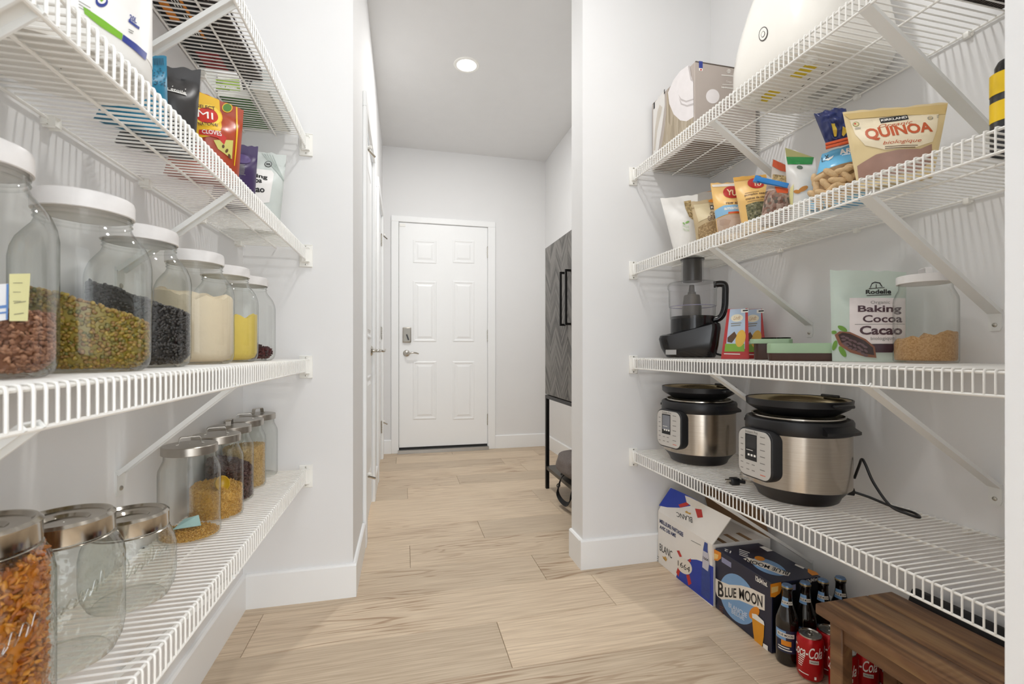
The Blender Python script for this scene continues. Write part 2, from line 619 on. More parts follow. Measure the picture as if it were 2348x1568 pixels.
# floor: sub-floor slab with every plank on it
floor = thing('floor', (0.4, 1.5, 0), kind='structure')
B().box(-1.2, 2.0, -1.6, BACKY + T, -0.03, -0.004).obj('subfloor', GAP, floor)
PITCH, PLANK_L = 0.2305, 1.22
joint = {0: -0.475, -1: 0.305, 1: 0.556, 2: 0.027, 3: 0.385, 4: -0.35, 5: 0.816, 6: 0.023, 7: 0.375, 8: -0.30, 9: 0.797, 10: -0.061, 11: 0.42,
         -2: 0.95, -3: -0.1, -4: 0.6, -5: 0.1, -6: 0.8}
for k in range(-13, 12):
    y0 = 1.514 + PITCH * k; y1 = min(y0 + PITCH, BACKY + 0.03)
    j = joint.get(k, 0.37 * (k % 5) - 0.2)
    xs = [j + PLANK_L * i for i in range(-2, 4)]
    for a, b in zip(xs, xs[1:]):
        a, b = max(a, -1.15), min(b, 1.95)
        if b - a < 0.02: continue
        bb = B(); g = 0.0006; cx, cy = (a + b) / 2, (y0 + y1) / 2
        e = 0.0012
        v = [(a + g, y0 + g, -0.004), (b - g, y0 + g, -0.004), (b - g, y1 - g, -0.004), (a + g, y1 - g, -0.004),
             (a + g, y0 + g, -e), (b - g, y0 + g, -e), (b - g, y1 - g, -e), (a + g, y1 - g, -e),
             (a + g + e, y0 + g + e, 0), (b - g - e, y0 + g + e, 0), (b - g - e, y1 - g - e, 0), (a + g + e, y1 - g - e, 0)]
        f = [(0, 3, 2, 1), (8, 9, 10, 11)]
        for q in (0, 4):
            f += [(q + i, q + (i + 1) % 4, q + 4 + (i + 1) % 4, q + 4 + i) for i in range(4)]
        me = bpy.data.meshes.new('plank')
        me.from_pydata([(x - cx, y - cy, z) for x, y, z in v], [], f); me.materials.append(OAK)
        o = bpy.data.objects.new('plank', me); COL.objects.link(o); o.parent = floor
        o.location = Vector((cx, cy, 0)) - Vector((0.4, 1.5, 0))


def baseboard(name, p0, p1, nrm, h=0.122, t=0.013):
    """white flat baseboard with an eased top edge, along p0-p1 standing out along nrm"""
    p0, p1, n = Vector(p0 + (0,)), Vector(p1 + (0,)), Vector(nrm + (0,))
    prof = [(0, 0), (t, 0), (t, h - 0.006), (t - 0.005, h), (0, h)]
    v = [q + n * a + Vector((0, 0, z)) for q in (p0, p1) for a, z in prof]
    k = len(prof)
    f = [tuple(range(k)), tuple(range(2 * k - 1, k - 1, -1))] + [(i, (i + 1) % k, k + (i + 1) % k, k + i) for i in range(k)]
    return props(mk(name, v, f, TRIM, origin=(p0 + p1) / 2), kind='structure')


baseboard('baseboard_left', (LWX, 0.26), (LWX, RETY), (1, 0))
baseboard('baseboard_right', (RWX, 0.40), (RWX, RETY), (-1, 0))
baseboard('baseboard_return_left', (LWX + 0.013, RETY), (HLX + 0.013, RETY), (0, -1))
baseboard('baseboard_return_right', (0.718, RETY), (RWX - 0.013, RETY), (0, -1))
baseboard('baseboard_return_right', (0.731, RETY), (0.731, RETY + 0.13), (-1, 0))
baseboard('baseboard_hall_left', (HLX, RETY), (HLX, D2[0] - 0.075), (1, 0))
baseboard('baseboard_hall_left', (HLX, D2[1] + 0.075), (HLX, D3[0] - 0.075), (1, 0))
baseboard('baseboard_hall_left', (HLX, D3[1] + 0.075), (HLX, BACKY), (1, 0))
baseboard('baseboard_back', (HLX, BACKY), (-0.109, BACKY), (0, -1))
baseboard('baseboard_back', (0.832, BACKY), (HRX, BACKY), (0, -1))
baseboard('baseboard_hall_right', (HRX, RETY + 0.13), (HRX, BACKY), (-1, 0))


# ------------------------------------------------------------------ doors
def raised_panel(parent, O, U, V, Nn, w, h, m=DOORM):
    """one moulded door panel: sunk groove, then a raised field"""
    O, U, V, Nn = map(Vector, (O, U, V, Nn))
    rings = [(0, 0.0), (0.008, 0.0045), (0.016, 0.0045), (0.024, -0.002 + 0.003), (0.034, 0.001), (0.05, 0.006), (0.052, 0.006)]
    v = []; f = []
    for d, z in rings:
        for a, b in ((d, d), (w - d, d), (w - d, h - d), (d, h - d)):
            v.append(O + U * a + V * b + Nn * z)
    for k in range(len(rings) - 1):
        for i in range(4):
            j = (i + 1) % 4
            f.append((4 * k + i, 4 * k + j, 4 * k + 4 + j, 4 * k + 4 + i))
    k = 4 * (len(rings) - 1)
    f.append((k, k + 1, k + 2, k + 3))
    return mk('door_panel', v, f, m, parent)


def hinge(parent, p, axis='Z', r=0.0065, h=0.1, stop=None):
    b = B()
    p = Vector(p)
    for k in range(5):
        z = p.z - h / 2 + h * k / 5
        b.lathe([(0.001, 0.0008), (r, 0.0016), (r, h / 5 - 0.001), (0.001, h / 5)], p.x, p.y, 12, cz=z)
    b.lathe([(0.001, 0), (r * 0.9, 0.001), (r * 0.6, 0.006), (0.001, 0.008)], p.x, p.y, 12, cz=p.z + h / 2)
    o = b.obj('hinge', CHROME, parent, smooth=True)
    if stop is not None:
        s = Vector(stop)
        q = B().tube([p + Vector((0, 0, h / 2 - 0.008)), p + s * 0.4 + Vector((0, 0, h / 2 - 0.012))], 0.0035)
        q.tube([p + s * 0.4 + Vector((0, 0, h / 2 - 0.012)), p + s + Vector((0, 0, h / 2 - 0.03))], 0.006)
        q.obj('door_stop', CHROME, o, smooth=True)
        B().tube([p + s * 0.4 + Vector((0, 0, h / 2)), p + s * 0.4 + Vector((0, 0, h / 2)) + s.cross(Vector((0, 0, 1))) * 0.25], 0.008).obj('rubber_tip', PLAS, o, smooth=True)
    return o


def lever(parent, p, nrm, along, L_=0.105):
    """round rose with a curved lever"""
    p, n, a = Vector(p), Vector(nrm), Vector(along)
    M = Matrix.Translation(p) @ n.to_track_quat('Z', 'Y').to_matrix().to_4x4()
    o = B().lathe([(0.001, 0.013), (0.02, 0.012), (0.029, 0.006), (0.031, 0.0)], 0, 0, 28, M=M).obj('door_handle', CHROME, parent, smooth=True)
    pts = catmull([p, p + n * 0.03, p + n * 0.05 + a * 0.02 - Vector((0, 0, .002)), p + n * 0.055 + a * 0.05 + Vector((0, 0, .006)), p + n * 0.05 + a * 0.085 + Vector((0, 0, .003)), p + n * 0.042 + a * L_ - Vector((0, 0, .004))], 5)
    B().tube(pts, [0.011 - 0.005 * i / (len(pts) - 1) for i in range(len(pts))], 10).obj('lever', CHROME, o, smooth=True)
    return o


# entry door at the end of the hallway
DX0, DX1, DY = -0.042, 0.756, BACKY - 0.008
d1 = thing('door_1', (0.357, DY, 0), 'white six-panel entry door with black keypad deadbolt at the hallway end', kind='structure')
B().box(DX0, DX1, DY, DY + 0.006, 0.05, 2.06).obj('door_slab', DOORM, d1)
for (u0, u1) in ((946.6, 1001), (1037.5, 1088)):
    for (v0, v1) in ((550, 604), (644, 784), (828, 962)):
        a = W(u0, (v0 + v1) / 2, Y=DY); b = W(u1, (v0 + v1) / 2, Y=DY)
        uc = 0.5 * (u0 + u1)
        zt = W(uc, v0, Y=DY).z; zb = W(uc, v1, Y=DY).z
        raised_panel(d1, (a.x, DY, zb), (1, 0, 0), (0, 0, 1), (0, -1, 0), b.x - a.x, zt - zb)
for vv in (579, 770, 962):
    hinge(d1, (DX1 + 0.004, DY - 0.004, W(1118, vv, Y=DY).z))
lever(d1, (W(932, 810, Y=DY).x, DY, W(932, 810, Y=DY).z), (0, -1, 0), (1, 0, 0))
kp = W(933, 768, Y=DY)
o = B().bbox(kp.x - 0.037, kp.x + 0.037, DY - 0.022, DY, kp.z - 0.068, kp.z + 0.068, 0.005).obj('deadbolt', STEEL, d1, smooth=True)
B().bbox(kp.x - 0.031, kp.x + 0.031, DY - 0.0235, DY - 0.02, kp.z - 0.06, kp.z + 0.06, 0.001).obj('cover_plate', mat('smoked_steel', '#77736b', 0.3, 0.9), o)
B().bbox(-0.006, 0.006, -0.016, 0, -0.027, 0.027, 0.004, M=Matrix.Translation((kp.x + 0.006, DY - 0.022, kp.z - 0.02)) @ Matrix.Rotation(-0.35, 4, 'Y')).obj('thumb_turn', BLACKG, o)
B().box(DX0 + 0.004, DX0 + 0.055, DY - 0.006, DY, 2.026, 2.05).obj('contact_sensor', PLAS, d1)
B().box(DX0 - 0.006, DX0 + 0.0005, DY - 0.004, DY + 0.004, 0.05, 2.06).obj('door_gasket', mat('dark_gasket', '#55534f', 0.7), d1)
B().box(DX0, DX1, DY - 0.003, DY + 0.006, 0.03, 0.05).obj('door_sweep', mat('black_rubber', '#141312', 0.6), d1)
B().box(DX0 - 0.01, DX1 + 0.01, DY - 0.045, DY + 0.006, 0.0, 0.03).obj('threshold', mat('threshold_aluminium', '#b7b5b1', 0.35, 0.7), d1)


def casing(name, x0, x1, y0, y1, z0, z1):
    return props(B().bbox(x0, x1, y0, y1, z0, z1, 0.003, 1).obj(name, TRIM, origin=((x0 + x1) / 2, (y0 + y1) / 2, z0)), kind='structure')


casing('trim_1', -0.109, DX0 - 0.002, BACKY - 0.022, BACKY, 0, 2.065)
casing('trim_2', DX1 + 0.006, 0.832, BACKY - 0.022, BACKY, 0, 2.065)
casing('trim_3', -0.109, 0.832, BACKY - 0.022, BACKY, 2.065, 2.118)


# the two closed doors along the left of the hallway
def side_door(name, y0, y1, label, hinge_near):
    d = thing(name, (HLX, (y0 + y1) / 2, 0), label, kind='structure')
    x = HLX - 0.004
    B().box(x - 0.035, x, y0 + 0.003, y1 - 0.003, 0.012, 2.05).obj('door_slab', DOORM, d)
    w = (y1 - y0)
    for z0, z1 in ((0.22, 0.78), (0.98, 1.90)):
        raised_panel(d, (x, y0 + 0.11, z0), (0, 1, 0), (0, 0, 1), (1, 0, 0), w - 0.22, z1 - z0)
    yh = y0 + 0.001 if hinge_near else y1 - 0.001
    for z in (0.27, 1.06, 1.845):
        st = (0.045, 0.05 if hinge_near else 0.03, 0)
        hinge(d, (x + 0.006, yh, z), stop=st if z != 1.06 else None)
    yl = y1 - 0.06 if hinge_near else y0 + 0.06
    lever(d, (x, yl, 0.915), (1, 0, 0), (0, -1 if hinge_near else 1, 0), 0.1)
    return d


side_door('door_2', D2[0], D2[1], 'white panelled side door with nickel hinges nearest the pantry opening', True)
side_door('door_3', D3[0], D3[1], 'white panelled side door beside the far hallway wall', False)
n = 4
for (a, b) in (D2, D3):
    for (p, q, z0, z1) in ((a - 0.07, a + 0.002, 0, 2.05), (b - 0.002, b + 0.07, 0, 2.05), (a - 0.07, b + 0.07, 2.05, 2.12)):
        casing('trim_%d' % n, HLX, HLX + 0.017, p, q, z0, z1); n += 1


# ------------------------------------------------------------------ ceiling lamps
def downlight(label, x, y, watts, hot):
    t = thing('ceiling_light', (x, y, CEIL), label, 'lamp', 'recessed ceiling lights')
    B().lathe([(0.062, -0.004), (0.078, -0.004), (0.082, 0.0), (0.062, 0.0), (0.062, -0.004)], x, y, 40, cz=CEIL).obj('trim_ring', PLAS, t, smooth=True)
    B().lathe([(0.001, -0.003), (0.062, -0.003)], x, y, 40, cz=CEIL).obj('diffuser', mat('lamp_diffuser', '#fffaf2', 0.5, emit=hot), t)
    ld = bpy.data.lights.new('lamp_light', 'AREA')
    ld.shape = 'DISK'; ld.size = 0.12; ld.energy = watts; ld.color = (1.0, 0.985, 0.965)
    lo = bpy.data.objects.new('lamp_light', ld); COL.objects.link(lo)
    lo.parent = t; lo.location = (0, 0, -0.006)
    return t


downlight('round recessed light glowing in the pantry ceiling above the shelves', 0.36, PANTRY_LAMP_Y, PANTRY_W, 6.0)
downlight('round recessed light glowing in the hallway ceiling before the entry door', LAMP_X, HALL_LAMP_Y, HALL_W, 6.0)

# ------------------------------------------------------------------ wire shelves
ZS = [0.486, 0.885, 1.29, 1.695]
WR, RODR, WP, LIP = 0.0018, 0.0028, 0.0156, 0.045


def wire_shelf(front, back, y0, y1, braces, drop, clips, labels, groups):
    """front/back are X positions; wires run along X and turn down at the front to form the lip"""
    sg = 1 if back > front else -1
    z = ZS[0]
    t = thing('wire_shelf', (back, (y0 + y1) / 2, z), labels[0], 'shelf', groups)
    fx, bx = front, back - sg * 0.006
    cz = z - WR
    n = int((y1 - y0) / WP)
    path = [Vector((bx, 0, cz)), Vector((fx + sg * 0.004, 0, cz)), Vector((fx + sg * 0.001, 0, cz - 0.001)), Vector((fx, 0, cz - 0.004)), Vector((fx, 0, cz - LIP + 0.003))]
    ya = y0 + 0.006
    w0 = B().tube([p + Vector((0, ya, 0)) for p in path], WR, 6).obj('wire', WIRE, t, smooth=True)
    for i in range(1, n):
        c = w0.copy(); COL.objects.link(c); c.parent = t; c.location = (0, i * WP, 0)
    for nm, x, zz in (('lip_rod', fx + sg * 0.0048, cz - 0.0046), ('lip_rod', fx + sg * 0.0015, cz - LIP + 0.001), ('support_rod', (fx + bx) / 2, cz - WR - RODR), ('back_rod', bx, cz - WR - RODR)):
        B().tube([(x, y0 + 0.004, zz), (x, y1 - 0.004, zz)], RODR, 8).obj(nm, WIRE, t, smooth=True)
    # moulded end brackets on the end walls
    for yy, s2 in ((y1, -1), (y0, 1)):
        e = B()
        ys = sorted((yy, yy + s2 * 0.006)); ys2 = sorted((yy, yy + s2 * 0.02))
        e.bbox(fx - sg * 0.018, fx + sg * 0.022, ys[0], ys[1], cz - 0.066, cz + 0.012, 0.002, 1)
        e.bbox(fx - sg * 0.008, fx + sg * 0.012, ys2[0], ys2[1], cz - 0.05, cz - 0.001, 0.003, 1)
        eb = e.obj('end_bracket', PLAS, t, smooth=True)
        for zz in (cz + 0.006, cz - 0.059):
            M = Matrix.Translation((fx + sg * 0.002, yy + s2 * 0.006, zz)) @ Matrix.Rotation(PI / 2 * (1 if s2 < 0 else -1), 4, 'X')
            B().lathe([(0.0035, 0), (0.003, 0.0015), (0.0005, 0.002)], 0, 0, 10, M=M).obj('screw', SCREW, eb, smooth=True)
    # wall clips along the back
    for yc in clips:
        k = B().bbox(back - sg * 0.014, back, yc - 0.007, yc + 0.007, cz - 0.016, cz - 0.001, 0.003, 2)
        k.bbox(back - sg * 0.006, back, yc - 0.011, yc + 0.011, cz - 0.014, cz - 0.001, 0.002, 1)
        k.obj('wall_clip', PLAS, t, smooth=True)
    # diagonal support braces with a wall foot
    for yb in braces:
        P0 = Vector((fx + sg * 0.004, yb, cz - LIP + 0.002)); P1 = Vector((back - sg * 0.004, yb, z - drop))
        d = (P1 - P0).normalized(); nn = Vector((0, 1, 0)); up = d.cross(nn).normalized()
        hw, hh = 0.013, 0.0045
        b = B()
        sec = [(-hw, -hh), (hw, -hh), (hw, hh), (hw - 0.003, hh), (hw - 0.003, -hh + 0.002), (-hw + 0.003, -hh + 0.002), (-hw + 0.003, hh), (-hw, hh)]
        q = [P0 - d * 0.006, P1]
        v = [c + nn * a + up * e for c in q for a, e in sec]
        k = len(sec)
        b.add(v, [tuple(range(k)), tuple(range(2 * k - 1, k - 1, -1))] + [(i, (i + 1) % k, k + (i + 1) % k, k + i) for i in range(k)])
        br = b.obj('support_brace', BRACE, t)
        zf = P1.z
        prof = [(-0.013, 0.006), (0.013, 0.006), (0.013, -0.034), (0.009, -0.044), (-0.009, -0.044), (-0.013, -0.034)]
        poly = [(back, yb + a, zf + e) for a, e in prof]
        B().prism(poly, (-sg * 0.004, 0, 0)).obj('wall_foot', BRACE, br)
        M = Matrix.Translation((back - sg * 0.004, yb, zf - 0.03)) @ Matrix.Rotation(-sg * PI / 2, 4, 'Y')
        B().lathe([(0.005, 0), (0.0045, 0.002), (0.002, 0.0035), (0.0005, 0.0036)], 0, 0, 12, M=M).obj('screw', SCREW, br, smooth=True)
    for i in (1, 2, 3):
        c = copy_tree(t, loc=(back, (y0 + y1) / 2, ZS[i])); c['label'] = labels[i]
    if sg > 0:      # the stool stands where the lowest shelf's near brace would be
        br = [o for o in t.children if o.name.startswith('support_brace')][-1]
        for o in list(br.children) + [br]: bpy.data.objects.remove(o)
    return t


wire_shelf(0.960, RWX, 0.394, RETY - 0.001, (1.28, 0.778), 0.285, [0.55, 0.83, 1.11, 1.40, 1.66],
           ['deep white wire shelf under the two steel pressure cookers', 'deep white wire shelf under the food processor and cocoa pouch',
            'deep white wire shelf under the quinoa bag and nut pouches', 'deep white wire shelf under the dinnerware box and white appliance'], 'deep wire shelves')
wire_shelf(-0.345, LWX, 0.26, RETY - 0.001, (1.072, 0.53), 0.215, [0.60, 0.881, 1.155, 1.44, 1.726],
           ['narrow white wire shelf under the metal-lidded glass jars', 'narrow white wire shelf under the white-lidded gallon jars',
            'narrow white wire shelf under the white tub and spice pouches', 'narrow white wire shelf under the magazines and glove boxes'], 'narrow wire shelves')

# ------------------------------------------------------------------ glass jars
GLASS = glass_mat('clear_jar_glass', '#fcfdfc', edge=0.6, base=0.03, rough=0.03, power=2.8)
GLASSW = glass_mat('embossed_jar_glass', '#fafcfa', edge=0.6, base=0.06, rough=0.04, power=2.2, bump=0.5, bscale=45)
LIDW = mat('white_tin_lid', '#e9e7e6', 0.35, var=0.03, scale=120)
LIDM = mat('satin_lid_metal', '#b5b0a8', 0.3, 1.0, var=0.06, scale=50)
LIDS = mat('polished_lid_steel', '#b4aea4', 0.14, 1.0, var=0.06, scale=20)
ICO = None


def ico_geo():
    global ICO
    if ICO is None:
        bm = bmesh.new(); bmesh.ops.create_icosphere(bm, subdivisions=1, radius=1.0); bm.verts.index_update()
        ICO = ([q.co.copy() for q in bm.verts], [tuple(x.index for x in f.verts) for f in bm.faces]); bm.free()
    return ICO


def grain(name, label, cat, m, x, y, z0, r, hfun, n, size, flat=0.75, long=1.3, corner=0.02, group=None, seed=3):
    """a jar's loose contents: solid core plus a skin of separate grains, as one uncountable mass"""
    rnd = random.Random(seed); b = B()
    seg, rg = 36, 7
    v = []; f = []
    rings = [(r - corner, 0.001), (r - corner * 0.3, corner * 0.35), (r, corner)]
    prof = []
    core = size * 0.6
    for rr, zz in rings:
        for i in range(seg):
            a = 2 * PI * i / seg
            v.append(Vector((x + (rr - core) * math.cos(a), y + (rr - core) * math.sin(a), z0 + zz)))
    for k in range(rg + 1):
        rr = (r - core) * (1 - k / rg) + 0.0005
        for i in range(seg):
            a = 2 * PI * i / seg
            px_, py_ = rr * math.cos(a), rr * math.sin(a)
            v.append(Vector((x + px_, y + py_, z0 + max(corner + 0.001, hfun(px_, py_)) - core)))
    R_ = len(rings) + rg + 1
    for k in range(R_ - 1):
        for i in range(seg):
            j = (i + 1) % seg
            f.append((k * seg + i, k * seg + j, (k + 1) * seg + j, (k + 1) * seg + i))
    f.append(tuple(range(seg - 1, -1, -1)))
    b.add(v, f)
    iv, jf = ico_geo()
    hmax = max(hfun(r * math.cos(a * 0.3), r * math.sin(a * 0.3)) for a in range(21))
    for k in range(n):
        if rnd.random() < 0.68:
            a = rnd.random() * 2 * PI
            zz = rnd.random() * hmax
            if zz > hfun(r * math.cos(a), r * math.sin(a)): continue
            rr = r - core * 0.6 - (corner * 0.9 * (1 - zz / corner) ** 1.6 if zz < corner else 0)
            c = Vector((x + rr * math.cos(a), y + rr * math.sin(a), z0 + max(size * 0.5, zz)))
        else:
            a = rnd.random() * 2 * PI; rr = (r - core) * math.sqrt(rnd.random())
            px_, py_ = rr * math.cos(a), rr * math.sin(a)
            c = Vector((x + px_, y + py_, z0 + hfun(px_, py_) - core * 0.5))
        M = Matrix.Translation(c) @ Matrix.Rotation(rnd.random() * 6, 4, (rnd.random() - .5, rnd.random() - .5, rnd.random() - .5 + 1e-3)) @ Matrix.Diagonal((size * long * 0.5, size * 0.5, size * flat * 0.5, 1))
        b.add([M @ q for q in iv], jf)
    o = b.obj(name, m, smooth=True, origin=(x, y, z0), angle=80)
    return props(o, label, cat, group, 'stuff')


def powder(name, label, cat, m, x, y, z0, r, hfun, corner=0.02, group=None, kind='stuff'):
    b = B(); seg, rg = 48, 10; v = []; f = []
    for rr, zz in ((r - corner, 0.001), (r - corner * 0.3, corner * 0.35), (r, corner)):
        for i in range(seg):
            a = 2 * PI * i / seg
            v.append(Vector((x + rr * math.cos(a), y + rr * math.sin(a), z0 + zz)))
    for k in range(rg + 1):
        rr = r * (1 - k / rg) + 0.0005
        for i in range(seg):
            a = 2 * PI * i / seg
            px_, py_ = rr * math.cos(a), rr * math.sin(a)
            v.append(Vector((x + px_, y + py_, z0 + max(corner, hfun(px_, py_)))))
    for k in range(3 + rg):
        for i in range(seg):
            j = (i + 1) % seg
            f.append((k * seg + i, k * seg + j, (k + 1) * seg + j, (k + 1) * seg + i))
    f.append(tuple(range(seg - 1, -1, -1)))
    return props(b.add(v, f).obj(name, m, smooth=True, origin=(x, y, z0), angle=60), label, cat, group, kind)


JZ = ZS[1]
JR = 0.076
JARS = [(-0.452, 0.596), (-0.445, 0.779), (-0.463, 0.958), (-0.457, 1.165), (-0.457, 1.346), (-0.457, 1.515)]
jl = ['white-lidded gallon glass jar a quarter full of brown lentils', 'white-lidded gallon glass jar of green mung beans', 'white-lidded gallon glass jar of black beans',
      'white-lidded gallon glass jar nearly full of pale flour', 'white-lidded gallon glass jar half full of yellow flour', 'white-lidded gallon glass jar with a little dark red fruit']


def gallon_jar(x, y, label):
    t = thing('glass_jar', (x, y, JZ), label, 'jar', 'white-lidded gallon jars')
    prof = [(0.001, 0.004), (0.05, 0.004), (0.056, 0.0), (0.064, 0.001), (0.071, 0.006), (JR - 0.001, 0.016), (JR, 0.03), (JR, 0.155), (JR - 0.002, 0.168), (0.069, 0.182), (0.06, 0.195), (0.054, 0.203), (0.0515, 0.21), (0.0515, 0.236)]
    B().lathe(prof, x, y, 56, cz=JZ).obj('jar_body', GLASS, t, smooth=True)
    b = B()
    for k in (0.2135, 0.2195): b.lathe([(0.0518, k - 0.0015), (0.0535, k), (0.0518, k + 0.0015)], x, y, 48, cz=JZ)
    b.obj('screw_thread', GLASS, t, smooth=True)
    ld = B().lathe([(0.0545, 0.2235), (0.056, 0.2245), (0.056, 0.243), (0.0545, 0.2475), (0.052, 0.249), (0.049, 0.2475), (0.001, 0.2475)], x, y, 56, cz=JZ)
    ld.obj('lid', LIDW, t, smooth=True)
    return t


for (x, y), l in zip(JARS, jl):
    gallon_jar(x, y, l)


S1 = Cyl(JARS[0][0], JARS[0][1], JR)
JT = [o for o in COL.objects if o.get('label') == jl[0]][0]
dec(JT, S1, mat('sticker_white', '#e4e6ea', 0.6), [[(-40, 655), (17, 650), (15, 733), (-40, 742)]], name='sticker', layer=1)
dec(JT, S1, mat('sticker_blue', '#5f86bf', 0.5), [[(13, 651), (18, 651), (16, 733), (12, 733)], [(-40, 705), (13, 699), (13, 706), (-40, 712)], [(-40, 720), (13, 714), (13, 718), (-40, 725)]], name='sticker', layer=2)
dec(JT, S1, mat('sticky_note', '#d9d6a0', 0.7), [[(20, 628), (68, 627), (62, 736), (20, 736)]], name='sticky_note', layer=1)
dec(JT, S1, GRYT0 if False else mat('pencil_grey', '#8c8a72', 0.7), rows(28, 648, 50, 690, 3, 1.5) + rows(30, 694, 58, 720, 2, 2, -0.15), name='handwriting', layer=2)


def slope(h, ax, ay, rough=0.0, seed=0):
    return lambda px_, py_: h + ax * px_ + ay * py_ + rough * noise.noise(Vector((px_ * 40 + seed, py_ * 40, seed)))


ri = JR - 0.0035
LENT = grain_mat('brown_lentil', ['#6b4632', '#8a5c42', '#a5775a', '#7a5038', '#c09070'])
MUNG = grain_mat('mung_bean', ['#6d6424', '#8b7b2b', '#a58a35', '#76521f', '#9c7a3c', '#5f5f22'], 0.4)
BLKB = grain_mat('black_bean', ['#1d1c1c', '#2b2827', '#3a3532', '#242120'], 0.32)
x, y = JARS[0]
grain('brown_lentils', 'brown lentils filling the bottom of the lentil jar', 'lentils', LENT, x, y, JZ + 0.005, ri, slope(0.068, -0.02, -0.05, 0.004), 3200, 0.0072, 0.45, 1.0, seed=1)
x, y = JARS[1]
grain('mung_beans', 'green and brown mung beans sloping up one side of their jar', 'beans', MUNG, x, y, JZ + 0.005, ri, slope(0.088, -0.25, -0.2, 0.004), 3600, 0.0062, 0.85, 1.25, seed=2)
x, y = JARS[2]
grain('black_beans', 'shiny black beans sloping in their gallon jar', 'beans', BLKB, x, y, JZ + 0.005, ri, slope(0.12, -0.35, -0.1, 0.005), 4200, 0.0068, 0.75, 1.35, seed=3)
FLOUR = mat('pale_flour', '#e2d3b8', 0.95, var=0.03, scale=50, bump=0.3, bscale=140)
YFLOUR = mat('yellow_flour', '#e3cb67', 0.95, var=0.06, scale=50, bump=0.4, bscale=140)
x, y = JARS[3]
powder('pale_flour', 'pale cream flour nearly filling its gallon jar', 'flour', FLOUR, x, y, JZ + 0.005, ri, slope(0.148, -0.12, 0.05, 0.02, 4))
x, y = JARS[4]
powder('yellow_flour', 'yellow flour heaped to one side of its jar', 'flour', YFLOUR, x, y, JZ + 0.005, ri, slope(0.09, 0.38, -0.1, 0.018, 7))
x, y = JARS[5]
grain('dried_red_fruit', 'small heap of dark red dried fruit in the jar by the wall', 'dried fruit', grain_mat('dark_red_fruit', ['#3a1418', '#5a1d22', '#2a0f12', '#6d2a28'], 0.6), x, y, JZ + 0.005, ri - 0.006, slope(0.052, -0.35, -0.15, 0.008), 900, 0.011, 0.5, 1.6, seed=5)

# lower shelf: five tall jars with metal lids and strap handles
TZ = ZS[0]
TJ = [(-0.482, 1.202), (-0.474, 1.333), (-0.489, 1.470), (-0.491, 1.600), (-0.490, 1.735)]
tl = ['metal-lidded glass jar almost empty with yellow grain and a blue card', 'metal-lidded glass jar of golden seeds with a yellow scoop',
      'metal-lidded glass jar half full of dark brown beans', 'metal-lidded glass jar of pale tan seeds', 'empty metal-lidded glass jar against the end wall']
TR = 0.061
ang = [0.5, 0.45, 1.75, 0.3, 1.2]


def strap_jar(x, y, z, label, a, lidm, group, name='storage_jar'):
    t = thing(name, (x, y, z), label, 'jar', group)
    prof = [(0.001, 0.004), (TR - 0.006, 0.004), (TR - 0.002, 0.002), (TR, 0.007), (TR, 0.148), (TR - 0.001, 0.158), (TR - 0.006, 0.17), (TR - 0.0105, 0.18), (TR - 0.011, 0.197)]
    B().lathe(prof, x, y, 56, cz=z).obj('jar_body', GLASS, t, smooth=True)
    r = TR - 0.006
    ld = B().lathe([(r - 0.001, 0.193), (r, 0.194), (r, 0.211), (r - 0.0015, 0.2125), (0.001, 0.2135)], x, y, 56, cz=z).obj('lid', lidm, t, smooth=True)
    ca, sa = math.cos(a), math.sin(a)
    pts = [(-0.027, 0), (-0.022, 0.001), (-0.02, 0.013), (-0.017, 0.016), (0.017, 0.016), (0.02, 0.013), (0.022, 0.001), (0.027, 0)]
    v = []; f = []
    for q, h in pts:
        for w in (-0.0065, 0.0065):
            for e in (0, 0.0012):
                v.append((x + q * ca - w * sa, y + q * sa + w * ca, z + 0.2136 + h + e))
    for k in range(len(pts) - 1):
        i = 4 * k
        f += [(i, i + 2, i + 6, i + 4), (i + 1, i + 5, i + 7, i + 3), (i, i + 4, i + 5, i + 1), (i + 2, i + 3, i + 7, i + 6)]
    f += [(0, 1, 3, 2), tuple(4 * (len(pts) - 1) + q for q in (0, 2, 3, 1))]
    mk('strap_handle', v, f, lidm, ld)
    return t


for (x, y), l, a in zip(TJ, tl, ang):
    strap_jar(x, y, TZ, l, a, LIDM, 'metal-lidded storage jars')
rt = TR - 0.003
GOLD = grain_mat('golden_seed', ['#c29440', '#d8aa55', '#b07f30', '#e0bb70'])
TAN = grain_mat('tan_seed', ['#c4a36b', '#d3b57e', '#b08f58', '#dcc394'])
DRKB = grain_mat('dark_bean', ['#3a2422', '#4e302c', '#5f3d37', '#2e1b1a'], 0.4)
x, y = TJ[0]
grain('yellow_grain', 'thin scatter of yellow grain at the bottom of the near-empty jar', 'grain', GOLD, x, y, TZ + 0.005, rt, lambda a, b: 0.005 + 0.010 * max(0, (-a - 0.5 * b) / 0.06), 1500, 0.0038, 0.7, 1.3, 0.004, seed=11)
m_ = B().add([(x - 0.03, y - 0.012, TZ + 0.022), (x + 0.015, y + 0.02, TZ + 0.016), (x + 0.006, y + 0.03, TZ + 0.038), (x - 0.02, y + 0.02, TZ + 0.034)], [(0, 1, 2, 3)])
m_.add([(p[0], p[1] + 0.001, p[2] - 0.001) for p in m_.v], [(3, 2, 1, 0)])
props(m_.obj('paper_slip', mat('pale_blue_card', '#a9cdcb', 0.8), origin=(x, y, TZ + 0.02)), 'pale blue card lying on the yellow grain in the jar', 'card')
x, y = TJ[1]
grain('golden_seeds', 'golden seeds in the jar with the yellow scoop', 'seeds', GOLD, x, y, TZ + 0.005, rt, slope(0.072, -0.1, 0.1, 0.004), 3000, 0.0046, 0.6, 1.5, 0.006, seed=12)
b = B()
